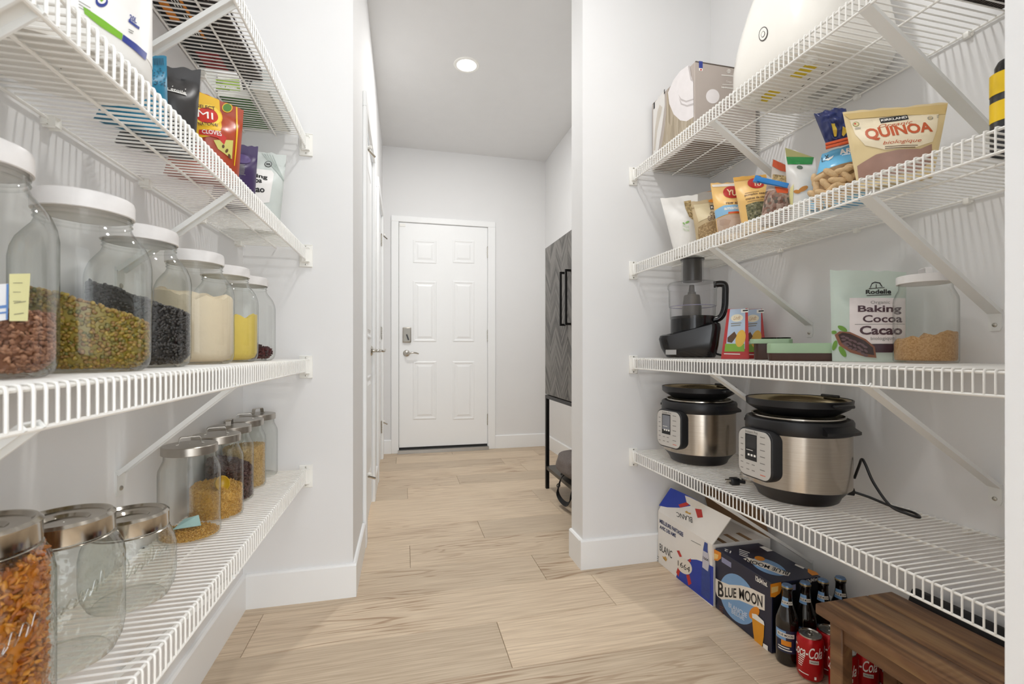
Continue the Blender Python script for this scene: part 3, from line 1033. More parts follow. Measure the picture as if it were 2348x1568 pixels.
M = Matrix.Translation((x + 0.018, y - 0.016, TZ + 0.087)) @ Matrix.Rotation(1.2, 4, 'Y') @ Matrix.Rotation(0.5, 4, 'X')
b.lathe([(0.0005, -0.016), (0.012, -0.013), (0.018, -0.005), (0.02, 0.004), (0.018, 0.004), (0.016, -0.005), (0.010, -0.011), (0.0005, -0.013)], 0, 0, 24, M=M)
b.bbox(0.018, 0.05, -0.004, 0.004, 0.001, 0.004, 0.001, 1, M=M)
props(b.obj('scoop', mat('yellow_plastic', '#c9a32c', 0.3), smooth=True, origin=(x, y, TZ + 0.08)), 'yellow plastic scoop stuck in the golden seeds', 'scoop')
x, y = TJ[2]
grain('dark_beans', 'dark brown beans in a metal-lidded jar', 'beans', DRKB, x, y, TZ + 0.005, rt, slope(0.098, -0.3, 0.1, 0.004), 2600, 0.0075, 0.7, 1.35, 0.006, seed=13)
x, y = TJ[3]
grain('tan_seeds', 'pale tan seeds in a metal-lidded jar', 'seeds', TAN, x, y, TZ + 0.005, rt, slope(0.125, 0.05, 0.0, 0.003), 4200, 0.0042, 0.7, 1.2, 0.006, seed=14)

# lower shelf, near end: three wide embossed jars with polished lids
EMB = glass_mat('embossing_glass', '#f6f8f6', edge=0.35, base=0.12, rough=0.1, power=1.5, rim='#d6dcd6')
WJ = [(-0.455, 0.615, 0.240, 'tall embossed glass jar of orange pasta with a polished steel lid'), (-0.46, 0.762, 0.200, 'empty embossed glass jar with polished steel lid, medium height'),
      (-0.46, 0.918, 0.150, 'short empty embossed glass jar with polished steel lid')]
for x, y, h, l in WJ:
    t = thing('embossed_jar', (x, y, TZ), l, 'jar', 'embossed jars with steel lids')
    R_ = 0.066
    prof = [(0.001, 0.005), (0.046, 0.005), (0.05, 0.0), (0.055, 0.003), (R_ - 0.003, 0.02), (R_, 0.04), (R_, h - 0.065), (R_ - 0.0025, h - 0.05), (0.058, h - 0.036), (0.053, h - 0.028), (0.0525, h - 0.01)]
    bd = B().lathe(prof, x, y, 60, cz=TZ).obj('jar_body', GLASSW, t, smooth=True)
    b = B()
    cy_ = TZ + h * 0.45
    def on(a, zz): return Vector((x + (R_ + 0.0006) * math.cos(a), y + (R_ + 0.0006) * math.sin(a), zz))
    rs = random.Random(int(h * 1000)); a0 = -1.25
    for k in range(7):      # raised script strokes on the glass
        w_ = rs.uniform(0.09, 0.2); t_ = rs.uniform(0.004, 0.02) * (1.5 if k in (0, 4) else 1.0); zc = cy_ + k * 0.004
        b.tube(catmull([on(a0, zc), on(a0 + w_ * 0.35, zc + t_), on(a0 + w_ * 0.75, zc + t_ * 0.6), on(a0 + w_ * 0.5, zc - 0.004), on(a0 + w_, zc + 0.003)], 5), 0.0008, 6)
        a0 += w_
    b.obj('embossed_script', EMB, bd, smooth=True)
    r = 0.055
    lo = B().lathe([(r - 0.0015, h - 0.028), (r, h - 0.027), (r, h - 0.006), (r + 0.0008, h - 0.004), (r - 0.003, h), (r - 0.006, h), (r - 0.01, h - 0.004), (0.028, h - 0.005), (0.024, h - 0.009), (0.001, h - 0.009)], x, y, 60, cz=TZ).obj('lid', LIDS, t, smooth=True)
    B().lathe([(r - 0.001, h - 0.032), (r + 0.0012, h - 0.0305), (r - 0.001, h - 0.029)], x, y, 48, cz=TZ).obj('lid_ring', LIDS, lo, smooth=True)
x, y, h, _ = WJ[0]
grain('orange_pasta', 'orange brown pasta twists filling the tall embossed jar', 'pasta', grain_mat('orange_pasta', ['#a8590c', '#c77a16', '#8a4209', '#d79029', '#6d3308'], 0.45), x, y, TZ + 0.006, 0.0585, slope(0.185, 0.2, 0.1, 0.01), 2600, 0.0085, 0.5, 1.9, 0.012, seed=21)

# ------------------------------------------------------------------ soft pouches
class Pouch:
    """stand-up pouch: front face spanned by photo corners on a plane through C that faces the camera (turned by `turn`)"""
    def __init__(s, C, z, TL, TR, uBL, uBR, th, turn=0.0, wr=0.0015, seed=0, lean=0.0, seal=0.88, low=0.75):
        s.C = Vector((C[0], C[1], z)); s.z = z; s.th = th; s.wr = wr; s.seed = seed; s.seal = seal; s.low = low
        a = math.atan2(-C[0], -C[1]) + turn
        s.n = Vector((math.sin(a), math.cos(a), lean)).normalized()
        pl = Plane(s.C, s.n); s.n = pl.n
        s.pl = pl
        s.TL, s.TR = pl.pt(*TL), pl.pt(*TR)

        def bot(u):
            lo, hi = 0.0, 1600.0
            for _ in range(40):
                m = (lo + hi) / 2
                if pl.pt(u, m).z > z: lo = m
                else: hi = m
            return pl.pt(u, m)
        s.BL, s.BR = bot(uBL), bot(uBR)

    def flat(s, a, b):
        return (s.BL * (1 - a) + s.BR * a) * (1 - b) + (s.TL * (1 - a) + s.TR * a) * b

    def bulge(s, a, b):
        e = max(0.0, math.sin(PI * min(max(a, 0), 1))) ** 0.55
        if b > s.seal: g = 0.02
        else:
            q = b / s.seal
            g = (s.low + (1 - s.low) * math.sin(PI * min(1, q * 1.6) / 2)) if q < 0.62 else 0.5 + 0.5 * math.cos(PI * (q - 0.62) / 0.38)
            g = max(g, 0.02)
        w = noise.noise(Vector((a * 5 + s.seed * 3.1, b * 6, s.seed))) + 0.18 * noise.noise(Vector((a * 13, b * 11 + s.seed, 1.7)))
        return s.th / 2 * e * g + s.wr * w * e * (0.4 if b > s.seal else 1.0)

    def surf(s, a, b, side=1):
        return s.flat(a, b) + s.n * (side * s.bulge(a, b) if side > 0 else -abs(s.bulge(a, b)) * 1.0)

    def build(s, name, m, label, cat='pouch', group=None, na=36, nb=40, jag=0.004, parent=None):
        c0 = (s.BL + s.BR) / 2
        t = parent if parent is not None else thing(name, (c0.x, c0.y, s.z), label, cat, group)
        v = []; f = []
        for side in (1, -1):
            for j in range(nb + 1):
                for i in range(na + 1):
                    a, b = i / na, j / nb
                    p = s.surf(a, b, side)
                    if j == nb: p = p + Vector((0, 0, jag * noise.noise(Vector((a * 7, s.seed, 0.3)))))
                    if j == 0: p.z = s.z + 0.0005
                    p.z = max(p.z, s.z + 0.0005)
                    v.append(p)
        k = (na + 1) * (nb + 1)
        for j in range(nb):
            for i in range(na):
                q = j * (na + 1) + i
                f.append((q, q + 1, q + na + 2, q + na + 1))
                f.append((k + q, k + q + na + 1, k + q + na + 2, k + q + 1))
        for i in range(na):
            f.append((i, k + i, k + i + 1, i + 1))
            q = nb * (na + 1) + i
            f.append((q, q + 1, k + q + 1, k + q))
        for j in range(nb):
            q = j * (na + 1)
            f.append((q, q + na + 1, k + q + na + 1, k + q))
            q += na
            f.append((q, k + q, k + q + na + 1, q + na + 1))
        o = mk('pouch_body' if parent is None else name, v, f, m, t, smooth=True, angle=50)
        s.t = t
        return t

    def pt(s, u, v, off=0.0):
        p = s.pl.pt(u, v)
        a, b = 0.5, 0.5
        for _ in range(12):
            q = s.flat(a, b); e = p - q
            da = (s.BR - s.BL) * (1 - b) + (s.TR - s.TL) * b
            db = (s.TL - s.BL) * (1 - a) + (s.TR - s.BR) * a
            aa, bb, ab = da.dot(da), db.dot(db), da.dot(db)
            D = aa * bb - ab * ab
            ea, eb = da.dot(e), db.dot(e)
            a += (ea * bb - eb * ab) / D; b += (eb * aa - ea * ab) / D
        a = min(max(a, 0.004), 0.996); b = min(max(b, 0.0), 0.998)
        # step back along the ray so that the mark lands on the bulged face where it shows in the photo
        return s.flat(a, b) + s.n * (s.bulge(a, b) + 0.0006 + off)


def P2(n, col, rough=0.45, **k): return mat(n, col, rough, **k)


WHT = mat('white_ink', '#f2f0ea', 0.5)
BLK = mat('black_ink', '#1c1a1b', 0.5)
RED = mat('red_ink', '#c22a1e', 0.45)
GRYT = mat('grey_ink', '#8a8a86', 0.5)

# ------------------------------------------------------------------ narrow shelf: tub and spice pouches
z = ZS[2]
tx, ty, tr = -0.447, 0.735, 0.096
t = thing('white_tub', (tx, ty, z), 'big round white plastic tub with green and blue label band', 'tub')
TUBM = mat('white_tub_plastic', '#efeeea', 0.35, var=0.01)
B().lathe([(0.001, 0.003), (tr - 0.012, 0.003), (tr - 0.008, 0.0), (tr - 0.003, 0.005), (tr, 0.014), (tr, 0.235), (tr - 0.004, 0.245), (tr - 0.012, 0.25)], tx, ty, 64, cz=z).obj('tub_body', TUBM, t, smooth=True)
B().lathe([(tr - 0.01, 0.248), (tr - 0.004, 0.25), (tr - 0.004, 0.275), (tr - 0.008, 0.28), (0.001, 0.28)], tx, ty, 64, cz=z).obj('lid', TUBM, t, smooth=True)
S = Cyl(tx, ty, tr)


def band(S, z0, z1, a0, a1, m, parent, name='print', layer=1, n=40):
    """wrap-around label band on a round body, angles in radians"""
    v = []; f = []
    r = S.r + 0.0004 + 0.00025 * layer
    for i in range(n + 1):
        a = a0 + (a1 - a0) * i / n
        for zz in (z0, z1): v.append((S.x + r * math.cos(a), S.y + r * math.sin(a), zz))
    for i in range(n): f.append((2 * i, 2 * i + 2, 2 * i + 3, 2 * i + 1))
    return mk(name, v, f, m, parent, smooth=True)


band(S, z + 0.035, z + 0.225, -2.9, 0.65, mat('label_white', '#f6f5f2', 0.4), t, 'label', 0)
GRN = mat('lime_green_ink', '#79b42a', 0.45); NAVY = mat('navy_ink', '#2b3c8f', 0.45)
dec(t, S, GRN, [[(190, 15), (235, 45), (280, 78), (277, 92), (230, 62), (193, 32)]], layer=2)
dec(t, S, NAVY, [[(281, 79), (310, 100), (335, 122), (332, 138), (306, 115), (278, 93)]], layer=2)
dec(t, S, NAVY, [ell(232, 4, 14, 13), ], name='emblem', layer=2)
dec(t, S, mat('label_white', '#f6f5f2'), [ell(232, 1, 9.5, 8.5)], name='emblem', layer=3)
dec(t, S, GRN, [[(226, 0), (231, 6), (240, -4), (238, -7), (231, 1), (228, -3)]], name='emblem', layer=4)
txt(t, S, NAVY, '20L', [(296, 32), (313, 42), (311, 54), (294, 45)], layer=2)
dec(t, S, NAVY, [[(293, 44), (318, 62), (317, 68), (293, 50)]], layer=2)
dec(t, S, GRYT, rows(180, 2, 215, 16, 3, 1.6, 0.6, seed=2) + rows(293, 66, 305, 71, 2, 2, 0.5), layer=2)

TEAL = P2('teal_pouch_film', '#17799b', 0.45, bump=0.2, bscale=60)
p = Pouch((-0.455, 0.892), z, (296, 130), (382, 128), 214, 386, 0.05, seed=1)
t = p.build('snack_pouch', TEAL, 'teal patterned pouch wedged behind the white tub')
DT = mat('dark_teal_ink', '#0d4a63', 0.5)
dec(t, p, DT, [[(352 + 4 * k, 134), (354 + 4 * k, 134), (355 + 4 * k, 150), (353 + 4 * k, 150)] for k in range(6)], layer=1)
rnd = random.Random(5)
dec(t, p, DT, [ell(352 + 26 * rnd.random(), 158 + 50 * rnd.random(), 2.5, 1.2, rnd.random() * 3) for k in range(22)], layer=1)

BLKF = P2('black_foil_pouch', '#2f2d2d', 0.38, var=0.35, scale=14, bump=0.3, bscale=30)
p = Pouch((-0.462, 0.985), z, (352, 148), (461, 161), 262, 446, 0.05, seed=2)
t = p.build('spice_pouch', BLKF, 'black foil spice pouch standing between teal and red pouches')
txt(t, p, WHT, 's etoile', [(381, 206), (426, 217), (425, 225), (380, 214)], bold=0.005)
dec(t, p, WHT, [[(394, 204), (397, 203), (395, 207)], [(423, 209.5), (426, 208.5), (424.5, 212.5)]], layer=2)
dec(t, p, WHT, rows(382, 215.5, 427, 215.5, 1, 2.2, 0.22, 0), layer=2)

REDF = P2('red_orange_foil', '#a8401f', 0.28, var=0.3, scale=10, bump=0.35, bscale=25)
YEL = mat('yellow_ink', '#e8b91f', 0.4)
p = Pouch((-0.462, 1.125), z, (436, 203), (559, 252), 374, 546, 0.06, seed=3, low=0.9)
t = p.build('clove_pouch', REDF, 'red and yellow foil pouch of cloves with round brand seal')
dec(t, p, YEL, [[(440, 205), (497, 218), (503, 232), (507, 300), (500, 322), (440, 330)]], layer=1)
dec(t, p, YEL, [ell(474, 271, 36, 33, 0.3)], name='seal', layer=2)
dec(t, p, mat('seal_rim', '#f2d24a', 0.4), [ell(474, 271, 33, 30, 0.3)], name='seal', layer=3)
dec(t, p, RED, [ell(474, 271, 26, 23, 0.3)], name='seal', layer=4)
txt(t, p, WHT, 'SUHAMI'[-2:], [(452, 254), (488, 262), (488, 283), (452, 276)], bold=0.0, layer=6)
BRN = mat('brown_ink', '#5a3a1c', 0.5)
txt(t, p, BRN, 'SELECT', [(452, 240), (492, 246), (494, 255), (451, 248)], layer=5)
txt(t, p, BRN, 'NATIONAL', [(452, 290), (502, 293), (498, 301), (455, 300)], layer=5)
dec(t, p, RED, [[(455, 309), (500, 312), (518, 326), (512, 342), (498, 328), (455, 320)]], layer=3)
txt(t, p, WHT, 'CLOVES', [(462, 309.5), (505, 313), (507, 324), (462, 318)], bold=0.01, layer=5)
dec(t, p, mat('pale_green_ink', '#c9c46a', 0.5), [[(488, 333), (533, 330), (530, 372), (498, 352)]], layer=2)
dec(t, p, mat('leaf_green_ink', '#4e7f2f', 0.5), [ell(521, 248, 10, 9)], layer=3)
dec(t, p, YEL, [ell(521, 248, 12, 11)], layer=2)
dec(t, p, YEL, [[(541, 240), (544, 242), (545, 300), (541, 350), (537, 385), (535, 385), (538, 348), (541, 300)]], layer=2)
dec(t, p, BRN, [ell(518, 355, 3, 5, 0.5), ell(524, 366, 3, 5, -0.3), ell(510, 346, 3, 4)], layer=3)

PUR = P2('purple_foil', '#3a2757', 0.4, var=0.15, scale=15, bump=0.3, bscale=40)
p = Pouch((-0.455, 1.32), z, (520, 327), (592, 337), 478, 583, 0.07, seed=4)
t = p.build('spice_pouch', PUR, 'dark purple matte pouch between the cloves and the cocoa')
dec(t, p, mat('light_purple_ink', '#5b4a7c', 0.5), [ell(553, 368, 22, 14, 0.2)], layer=1)
dec(t, p, GRYT, rows(545, 385, 562, 408, 9, 1.2, 0.1), layer=2)

PALE = P2('pale_sage_film', '#ccd3cf', 0.42, var=0.1, scale=18, bump=0.25, bscale=40)
p = Pouch((-0.45, 1.575), z, (560, 343), (657, 356), 522, 640, 0.07, seed=5)
t = p.build('cocoa_pouch', PALE, 'pale sage cocoa pouch nearest the end wall, lettering half hidden by purple pouch', 'pouch', None)
dec(t, p, mat('label_cream', '#efedea', 0.5), [[(556, 386), (623, 393), (628, 402), (617, 470), (560, 480)]], layer=1)
txt(t, p, BLK, 'Baking', [(556, 398), (613, 408), (613, 422), (556, 412)], bold=0.035, layer=3)
txt(t, p, BLK, 'Cocoa', [(558, 412), (601, 416), (600, 428), (558, 427)], bold=0.035, layer=3)
txt(t, p, BLK, 'Cacao', [(556, 430), (607, 436), (606, 450), (556, 446)], bold=0.035, layer=3)
dec(t, p, BLK, [ell(615, 377, 8.5, 7)], layer=2); dec(t, p, PALE, [ell(615, 377, 7, 5.6)], layer=3); dec(t, p, BLK, rows(610, 374, 620, 378, 3, 1.4, 0.1, 0), layer=4)
GL = mat('sage_line_ink', '#aab5af', 0.5)
dec(t, p, GL, [[(600 + 6 * k, 352 + k), (601.5 + 6 * k, 352 + k), (640 + 3 * k, 400 + 4 * k), (638 + 3 * k, 402 + 4 * k)] for k in range(5)], layer=1)

# ------------------------------------------------------------------ narrow shelf, top: magazines and glove boxes
z = ZS[3]


def magazine(x0, x1, y0, y1, zz, h, m, label, marks):
    t = thing('magazine_stack', ((x0 + x1) / 2, (y0 + y1) / 2, zz), label, 'magazines')
    n = 3
    for k in range(n):
        b = B().bbox(x0 + 0.002 * (k % 2), x1 - 0.002 * (k % 2), y0 + 0.003 * (k % 3), y1 - 0.002 * k, zz + h * k / n + 0.0002, zz + h * (k + 1) / n, 0.0015, 1)
        b.obj('magazine', m, t)
    S = Plane((0, 0, zz), (0, 0, -1))
    for mm, q in marks: 
        v = []; f = []
        for (a, b, c, d) in q:
            i = len(v); v += [(a, c, zz - 0.0003), (b, c, zz - 0.0003), (b, d, zz - 0.0003), (a, d, zz - 0.0003)]; f.append((i, i + 1, i + 2, i + 3))
        c = mk('cover_print', v, f, mm, t)
        if len(q) > 3: c['kind'] = 'stuff'
    return t


DKC = mat('black_cover', '#191818', 0.4); DKB = mat('dark_brown_cover', '#2f2622', 0.45); ORG = mat('orange_ink', '#df8a1e', 0.45); DRED = mat('deep_red_ink', '#8c1f20', 0.45)
rnd = random.Random(9)
magazine(-0.548, -0.462, 1.02, 1.43, z + 0.0006, 0.03, DKC, 'stack of black magazines with orange and red cover bars seen through the top shelf wires',
         [(ORG, [(-0.535, -0.515, 1.13, 1.235), (-0.488, -0.481, 1.08, 1.29)]), (mat('orange_red_ink', '#d8552a', 0.4), [(-0.54, -0.52, 1.03, 1.115)]), (DRED, [(-0.53, -0.475, 1.345, 1.425)]),
          (WHT, [(-0.505 + 0.006 * i, -0.5025 + 0.006 * i, 1.06 + 0.05 * j, 1.085 + 0.05 * j) for i in range(3) for j in range(7) if rnd.random() < 0.7])])
magazine(-0.458, -0.397, 1.03, 1.455, z + 0.0006, 0.028, DKB, 'stack of dark brown magazines beside the lip of the top shelf',
         [(mat('dim_ink', '#8a8078', 0.5), [(-0.45 + 0.008 * i, -0.4475 + 0.008 * i, 1.05 + 0.04 * j, 1.07 + 0.04 * j) for i in range(6) for j in range(10) if rnd.random() < 0.45])])
GBOX = mat('glove_box_white', '#ecebe4', 0.5); LIME = mat('lime_box_ink', '#9bbb4a', 0.5); FOREST = mat('forest_green_ink', '#3f6b2e', 0.5); GREYB = mat('grey_box_ink', '#b9bdb9', 0.5)
t = thing('glove_box', (-0.505, 1.67, z), 'white and green carton of nitrile gloves on the top shelf', 'box')
B().bbox(-0.552, -0.462, 1.56, 1.775, z + 0.0006, z + 0.068, 0.001, 1).obj('carton', GBOX, t)
B().add([(-0.551, 1.562, z + 0.0002), (-0.463, 1.562, z + 0.0002), (-0.463, 1.774, z + 0.0002), (-0.551, 1.774, z + 0.0002)], [(0, 1, 2, 3)]).obj('print', FOREST, t)
S = Plane((0, 1.56, 0), (0, -1, 0))
dec(t, S, LIME, [[(484, 179), (549, 183), (551, 209), (484, 203)]], layer=1)
txt(t, S, BLK, 'BLOCK', [(491, 184), (511, 187), (511, 192), (491, 189)], bold=0.04)
txt(t, S, WHT, 'Nitrile gloves', [(490, 192), (543, 199), (543, 207), (490, 200)], bold=0.03)
dec(t, S, BLK, [[(491, 203), (527, 207), (527, 211), (491, 207)]], layer=2)
t = thing('glove_box', (-0.415, 1.67, z), 'grey and white carton beside the green glove carton on the top shelf', 'box')
B().bbox(-0.459, -0.392, 1.50, 1.772, z + 0.0006, z + 0.06, 0.001, 1).obj('carton', GREYB, t)
B().add([(-0.44, 1.50, z + 0.0002), (-0.40, 1.50, z + 0.0002), (-0.40, 1.77, z + 0.0002), (-0.44, 1.77, z + 0.0002)], [(0, 1, 2, 3)]).obj('print', GBOX, t)
S = Plane((0, 1.50, 0), (0, -1, 0))
dec(t, S, BLK, [ell(566, 188, 5, 4), [(552, 184), (560, 186), (566, 204), (558, 206)], [(572, 186), (580, 184), (570, 204)]], layer=1)

# ------------------------------------------------------------------ deep shelf 3: nut and grain bags
z = ZS[2]
TANI = mat('tan_ink', '#b98a4a', 0.5); BRNI = mat('brown_text_ink', '#5e4330', 0.5); ORNG = mat('bright_orange', '#d9561c', 0.4); SKY = mat('sky_blue_ink', '#8fbfe2', 0.45)
CLEARF = glass_mat('clear_bag_film', '#f3f0ea', edge=0.5, base=0.12, rough=0.15, power=1.6, haze=0.25, hazecol='#dcd6cc', bump=0.4, bscale=60)
OAT = speck_mat('oat_clusters', ['#8b7247', '#b39a68', '#d0b887', '#6f5a38'], 160)
SEEDG = speck_mat('green_seed_mass', ['#4c4f38', '#6e6d4e', '#8d8a68', '#3b3f2c', '#a39d80'], 170)
MIXS = speck_mat('trail_mix_mass', ['#6e4b3b', '#8d6e62', '#b49a8b', '#59564e', '#a2785f'], 120)

p = Pouch((1.20, 1.66), z, (1578, 449), (1650, 433), 1583, 1650, 0.05, seed=11)
t = p.build('clear_bag', P2('cloudy_bag_film', '#cbc5bd', 0.4, var=0.15, scale=30, bump=0.3, bscale=50), 'cloudy clear bag standing behind the tan chia pouch')
dec(t, p, OAT, [[(1584, 462), (1600, 466), (1606, 500), (1590, 490)]], layer=1)
dec(t, p, ORG, [[(1612, 436), (1650, 432), (1650, 437), (1614, 441)]], layer=1)

p = Pouch((1.085, 1.60), z, (1514, 455), (1600, 446), 1548, 1600, 0.05, seed=12)
t = p.build('granola_pouch', P2('white_paper_pouch', '#eceae6', 0.6, var=0.06, scale=25, bump=0.3, bscale=40), 'white paper pouch flaring at the top beside the tan chia pouch')
dec(t, p, OAT, [[(1568, 462), (1584, 459), (1592, 500), (1597, 512), (1580, 500), (1572, 480)]], layer=1)
LG = mat('pale_leaf_green', '#8fc06a', 0.5)
dec(t, p, LG, [ell(1576, 513, 5, 2.2, -0.5), ell(1568, 516, 3, 1.6, 0.6)], layer=2)
txt(t, p, mat('pale_green_text', '#cfdcc3', 0.5), 'FREE', [(1566, 519), (1580, 521), (1580, 526), (1566, 524)])
txt(t, p, mat('pale_green_text', '#cfdcc3', 0.5), 'FROM', [(1566, 527), (1580, 529), (1580, 534), (1566, 532)])

p = Pouch((1.085, 1.475), z, (1584, 463), (1655, 452), 1600, 1664, 0.05, seed=13)
t = p.build('grain_pouch', P2('tan_matte_film', '#c3ae88', 0.45, var=0.15, scale=14, bump=0.2, bscale=40), 'tan matte pouch of chia grain left of the yellow almond pouch')
dec(t, p, mat('cream_tan_ink', '#d8c9a4', 0.5), [[(1590, 470), (1625, 466), (1632, 500), (1602, 512)]], layer=1)
dec(t, p, BLK, [[(1628, 471), (1645, 469), (1647, 479), (1629, 481)]], layer=2)
txt(t, p, WHT, 'K', [(1630, 473), (1636, 472), (1637, 478), (1631, 479)], layer=3)
txt(t, p, BRNI, 'CHIA', [(1627, 489), (1650, 484), (1651, 494), (1628, 499)], layer=2, bold=0.0)
txt(t, p, BRNI, 'GRAINES', [(1622, 500), (1658, 491), (1660, 503), (1624, 511)], layer=2, bold=0.0)
dec(t, p, speck_mat('chia_mass', ['#a58a63', '#8f7652', '#c0a67c'], 260), [[(1601, 524), (1620, 514), (1650, 508), (1652, 545), (1601, 548)]], layer=1)
dec(t, p, ORG, [ell(1636, 460, 12, 4, -0.15)], layer=2)

YUP = P2('yellow_nut_film', '#eec277', 0.4, var=0.06, scale=14, bump=0.2, bscale=40)


def yu(t, p, cx, cy, rx, ry, rot, quad):
    dec(t, p, mat('brand_red', '#c32318', 0.4), [ell(cx, cy, rx, ry, rot)], name='brand_oval', layer=2)
    txt(t, p, mat('cream_text', '#f6ddb0', 0.4), 'YU', quad, bold=0.03, layer=4)


p = Pouch((1.085, 1.345), z, (1629, 421), (1705, 417), 1648, 1716, 0.055, seed=14)
t = p.build('almond_pouch', YUP, 'yellow pouch of raw almonds with a sky blue band')
yu(t, p, 1678, 442, 20, 15, 0.05, [(1666, 434), (1690, 437), (1689, 451), (1667, 449)])
txt(t, p, BRNI, 'raw almonds', [(1664, 467), (1722, 462), (1722, 470), (1665, 473)], bold=0.02)
dec(t, p, SKY, [[(1637, 485), (1660, 476), (1712, 472), (1714, 488), (1670, 495), (1641, 503)]], layer=1)
txt(t, p, WHT, 'amandes', [(1660, 479), (1706, 475), (1706, 483), (1661, 487)], bold=0.03)
dec(t, p, ORNG, [[(1670, 491), (1712, 487), (1712, 491), (1670, 495)]], layer=2)
dec(t, p, speck_mat('almond_mass', ['#b59a85', '#c9b3a2', '#a98c78'], 60), [[(1643, 505), (1670, 497), (1713, 493), (1715, 530), (1647, 545)]], layer=1)
dec(t, p, mat('resealable_white', '#ece6dc', 0.4), [[(1632, 424), (1704, 419), (1704, 426), (1634, 429)]], layer=1)

p = Pouch((1.09, 1.235), z, (1681, 407), (1757, 400), 1704, 1775, 0.055, seed=15)
t = p.build('seed_pouch', YUP, 'yellow pouch of pumpkin seeds with a clear lower window')
yu(t, p, 1733, 421, 19, 12, 0.1, [(1726, 415), (1746, 418), (1745, 427), (1727, 427)])
txt(t, p, BRNI, 'pumpkin seeds', [(1707, 450), (1760, 441), (1760, 448), (1708, 456)], bold=0.02)
txt(t, p, BRNI, 'graines de citrouille', [(1709, 460), (1770, 449), (1771, 456), (1710, 466)], bold=0.02)
dec(t, p, BRNI, [[(1708, 447), (1740, 441), (1740, 442), (1708, 448)], [(1714, 468), (1750, 462), (1750, 463), (1714, 469)]], layer=2)
dec(t, p, SEEDG, [[(1710, 475), (1735, 468), (1752, 466), (1766, 500), (1716, 512)]], layer=1)
dec(t, p, mat('golden_band', '#d9a23f', 0.4), [[(1682, 407), (1756, 400), (1757, 407), (1684, 416)]], layer=1)

p = Pouch((1.165, 1.19), z, (1771, 364), (1817, 386), 1760, 1826, 0.05, seed=16)
t = p.build('clear_bag', P2('frosted_bag_film', '#cfc6bd', 0.4, var=0.12, scale=30, bump=0.4, bscale=50), 'frosted bag with a wide orange-red top band')
dec(t, p, ORNG, [[(1773, 366), (1808, 376), (1811, 396), (1790, 392), (1771, 381)]], layer=1)
dec(t, p, OAT, [[(1772, 400), (1812, 405), (1818, 440), (1768, 440)]], layer=1)

p = Pouch((1.075, 1.13), z, (1760, 414), (1812, 428), 1741, 1814, 0.06, seed=17, seal=0.97)
t = p.build('clipped_bag', P2('trail_mix_film', '#b9a599', 0.25, var=0.25, scale=30, bump=0.5, bscale=40), 'clear bag of trail mix closed with a bright blue clip')
dec(t, p, MIXS, [[(1752, 440), (1806, 440), (1812, 480), (1810, 512), (1746, 516)]], layer=1)
dec(t, p, ORNG, [[(1776, 428), (1808, 433), (1806, 446), (1782, 448)]], layer=2)
b0, b1 = p.pl.pt(1733, 412) + p.n * 0.006, p.pl.pt(1807, 429) + p.n * 0.006
BLUEC = mat('blue_clip_plastic', '#1c7cc4', 0.3)
ax = (b1 - b0); M = Matrix.Translation((b0 + b1) / 2) @ ax.to_track_quat('X', 'Z').to_matrix().to_4x4()
hl = ax.length / 2
ct = thing('bag_clip', tuple((b0 + b1) / 2), 'bright blue plastic clip closing the trail mix bag', 'clip')
B().bbox(-hl, hl, -0.009, -0.0045, -0.007, 0.007, 0.002, 2, M=M).obj('clip_bar', BLUEC, ct, smooth=True)
B().bbox(-hl, hl, 0.0045, 0.009, -0.006, 0.006, 0.002, 2, M=M).obj('clip_bar', BLUEC, ct, smooth=True)
B().lathe([(0.001, -0.009), (0.009, -0.009), (0.009, 0.009), (0.001, 0.009)], 0, 0, 20, M=M @ Matrix.Translation((-hl + 0.004, 0, 0))).obj('clip_hinge', BLUEC, ct, smooth=True)

p = Pouch((1.13, 1.085), z, (1799, 338), (1869, 362), 1808, 1884, 0.06, seed=18)
t = p.build('grain_pouch', P2('white_green_film', '#e7e5e0', 0.4, var=0.06, scale=20, bump=0.3, bscale=40), 'white pouch with a green stripe and olive top beside the peanut bag')
dec(t, p, mat('olive_film', '#a7a266', 0.4), [[(1800, 339), (1868, 363), (1866, 360), (1832, 362), (1805, 361)], [(1800, 339), (1868, 363), (1866, 361), (1803, 360)]], layer=1)
dec(t, p, mat('kelly_green_ink', '#1d8a3c', 0.4), [[(1803, 360), (1866, 361), (1862, 377), (1806, 378)]], layer=2)
dec(t, p, mat('grey_green_ink', '#66786a', 0.5), [ell(1834, 386, 7, 5, 0.2)], layer=2)
dec(t, p, mat('cashew_orange', '#c9873c', 0.5), [ell(1842, 440, 12, 5, -0.5), ell(1828, 446, 8, 4, 0.2)], layer=2)
dec(t, p, mat('pale_yellow_ink', '#ece6a8', 0.5), [[(1812, 436), (1820, 428), (1818, 480), (1806, 484)]], layer=2)

# peanut bag: blue film with clear lower window, gathered top and orange clip
SKYF = P2('sky_blue_film', '#6db9e2', 0.3, var=0.08, scale=20, bump=0.3, bscale=40)
NAVF = P2('navy_film', '#1d2a63', 0.3, var=0.4, scale=25, bump=0.6, bscale=30)
p = Pouch((1.095, 0.975), z, (1885, 352), (1968, 326), 1850, 1992, 0.07, seed=19, seal=0.98)
t = p.build('peanut_bag', SKYF, 'sky blue bag of peanuts with navy gathered top')
dec(t, p, mat('window_brown', '#9c7c55', 0.35, var=0.2, scale=40), [[(1858, 408), (1962, 376), (1985, 372), (1988, 440), (1870, 470), (1851, 455)]], name='window', layer=1)
dec(t, p, mat('navy_ink2', '#27377c', 0.4), [[(1852, 400), (1860, 396), (1858, 430), (1862, 455), (1852, 462), (1848, 440)]], layer=2)
txt(t, p, WHT, 'AR', [(1922, 344), (1955, 338), (1952, 352), (1926, 358)], bold=0.04)
